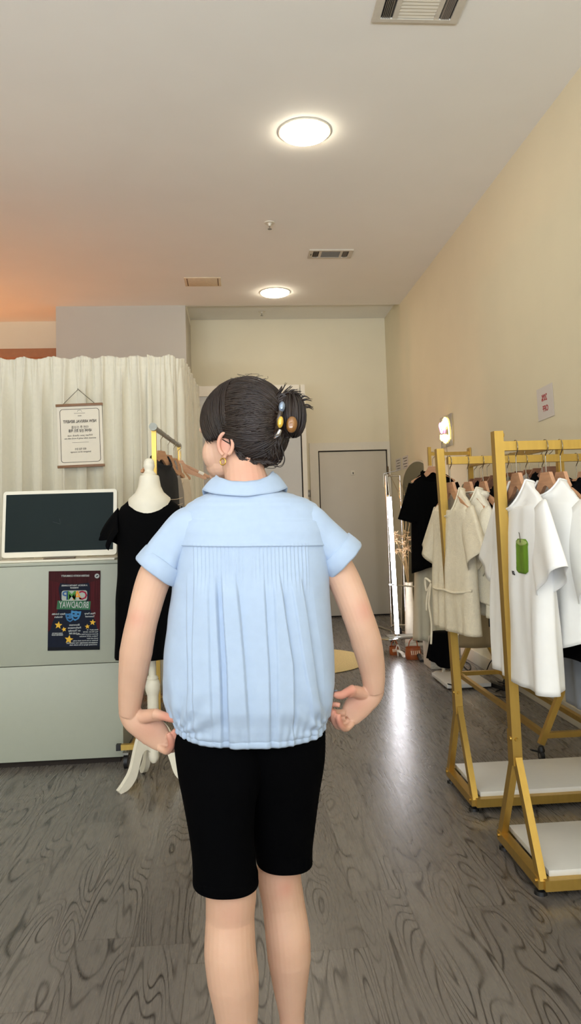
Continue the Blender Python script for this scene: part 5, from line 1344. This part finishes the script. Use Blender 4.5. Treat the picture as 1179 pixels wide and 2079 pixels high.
# loose roll of hair below the clip
S = MB()
S.ell(at_y(548, 905, 1.69), (.030, .028, .048), HM, 18, 12)
for k in range(220):
    p0 = at_y(564 + rnd.uniform(-8, 4), 868 + rnd.uniform(-8, 14), 1.665); o_ = rnd.random()
    p1 = at_y(562 + rnd.uniform(-26, 9), 896 + rnd.uniform(-8, 8), 1.655 + .02 * rnd.random()); p2 = at_y(560 + rnd.uniform(-26, 13), 925 + rnd.uniform(-6, 8), 1.665 + .02 * rnd.random()); p3 = at_y(542 + rnd.uniform(-24, 22), 938 + rnd.uniform(-4, 8), 1.69 + .02 * rnd.random())
    S.tube(spline([p0, p1, p2, p3], 6), lerpl([.0008, .0019, .0017, .0005], 6), 6)
for e_ in (((566, 880), (572, 910), (577, 930), (572, 944), (556, 948)), ((566, 885), (574, 915), (578, 934), (570, 948), (552, 944)), ((560, 920), (566, 936), (558, 950), (540, 950))):
    S.tube(spline([at_y(x, y, 1.66) for x, y in e_], 6), .0008, 5)
for k in range(90):                        # short hair at the nape
    x0 = rnd.uniform(474, 540); S.tube(spline([at_y(x0, min(925, 896 + (x0 - 474) * 1.6), 1.675), at_y(x0 + rnd.uniform(0, 12), min(936, 914 + (x0 - 474) * 1.5), 1.665), at_y(x0 + rnd.uniform(6, 26), min(938, 925 + (x0 - 474) * .8) + rnd.uniform(-3, 7), 1.662)], 4), lerpl([.002, .002, .0005], 4), 5)
for k in range(22):
    t = rnd.random(); p = hs(Vector((rnd.uniform(-.4, .3), rnd.uniform(-.6, .5), 1)), 1.02)
    S.tube(spline([p, p + Vector((rnd.uniform(-.02, .02), 0, rnd.uniform(.002, .010))), p + Vector((rnd.uniform(-.03, .03), 0, rnd.uniform(-.004, .012)))], 4), .0004, 4)
S.build('nape_roll', HAIRM, hair, world=True, angle=180)
# claw clip
hc = MB()
TORT = mat('tortoise shell', (44, 28, 14), .15, var=.5, scale=60, coat=.6)
cp = lambda x, y, yy=1.640: at_y(x, y, yy)
hc.tube(spline([cp(574, 818, 1.655), cp(571, 830), cp(566, 850, 1.632), cp(563, 868, 1.636), cp(556, 886, 1.652)], 6), lerpl([.004, .006, .0065, .0055, .003], 6), 10)
for yy_ in (838, 846, 856, 866): hc.tube(spline([cp(566, yy_, 1.636), cp(558, yy_ - 1, 1.645), cp(552, yy_ + 1, 1.66)], 5), lerpl([.0030, .0026, .0008], 5), 8)
clip = hc.build('hair_clip', TORT, pe, world=True, angle=180)
def gem(x, y, yy, rx, ry, rz, rot, m_, lab):
    b = MB(); b.ell(at_y(x, y, yy), (rx, ry, rz), Matrix.Rotation(rot, 3, 'Y'), 18, 12); o = b.build('clip_bead', m_, clip, world=True, angle=180); o['label'] = lab
gem(572, 826, 1.634, .0075, .006, .0125, .15, mat('silver blue bead', (118, 132, 150), .12, .5, coat=.5), 'silver blue oval bead')
gem(569, 857, 1.626, .0068, .0055, .0135, .15, mat('amber bead', (206, 168, 62), .12, .3, coat=.6), 'amber yellow oval bead')
gem(592, 862, 1.634, .0125, .007, .0190, .12, mat('brown bead', (124, 82, 36), .18, .2, coat=.6), 'brown oval bead')
b = MB(); b.tube(spline([at_y(569, 872, 1.628), at_y(564, 882, 1.630), at_y(556, 890, 1.640)], 5), lerpl([.0040, .0052, .0022], 5), 10); o = b.build('clip_bead', mat('silver bead', (190, 184, 180), .12, .9), clip, world=True, angle=180); o['label'] = 'tapered silver end of the clip'
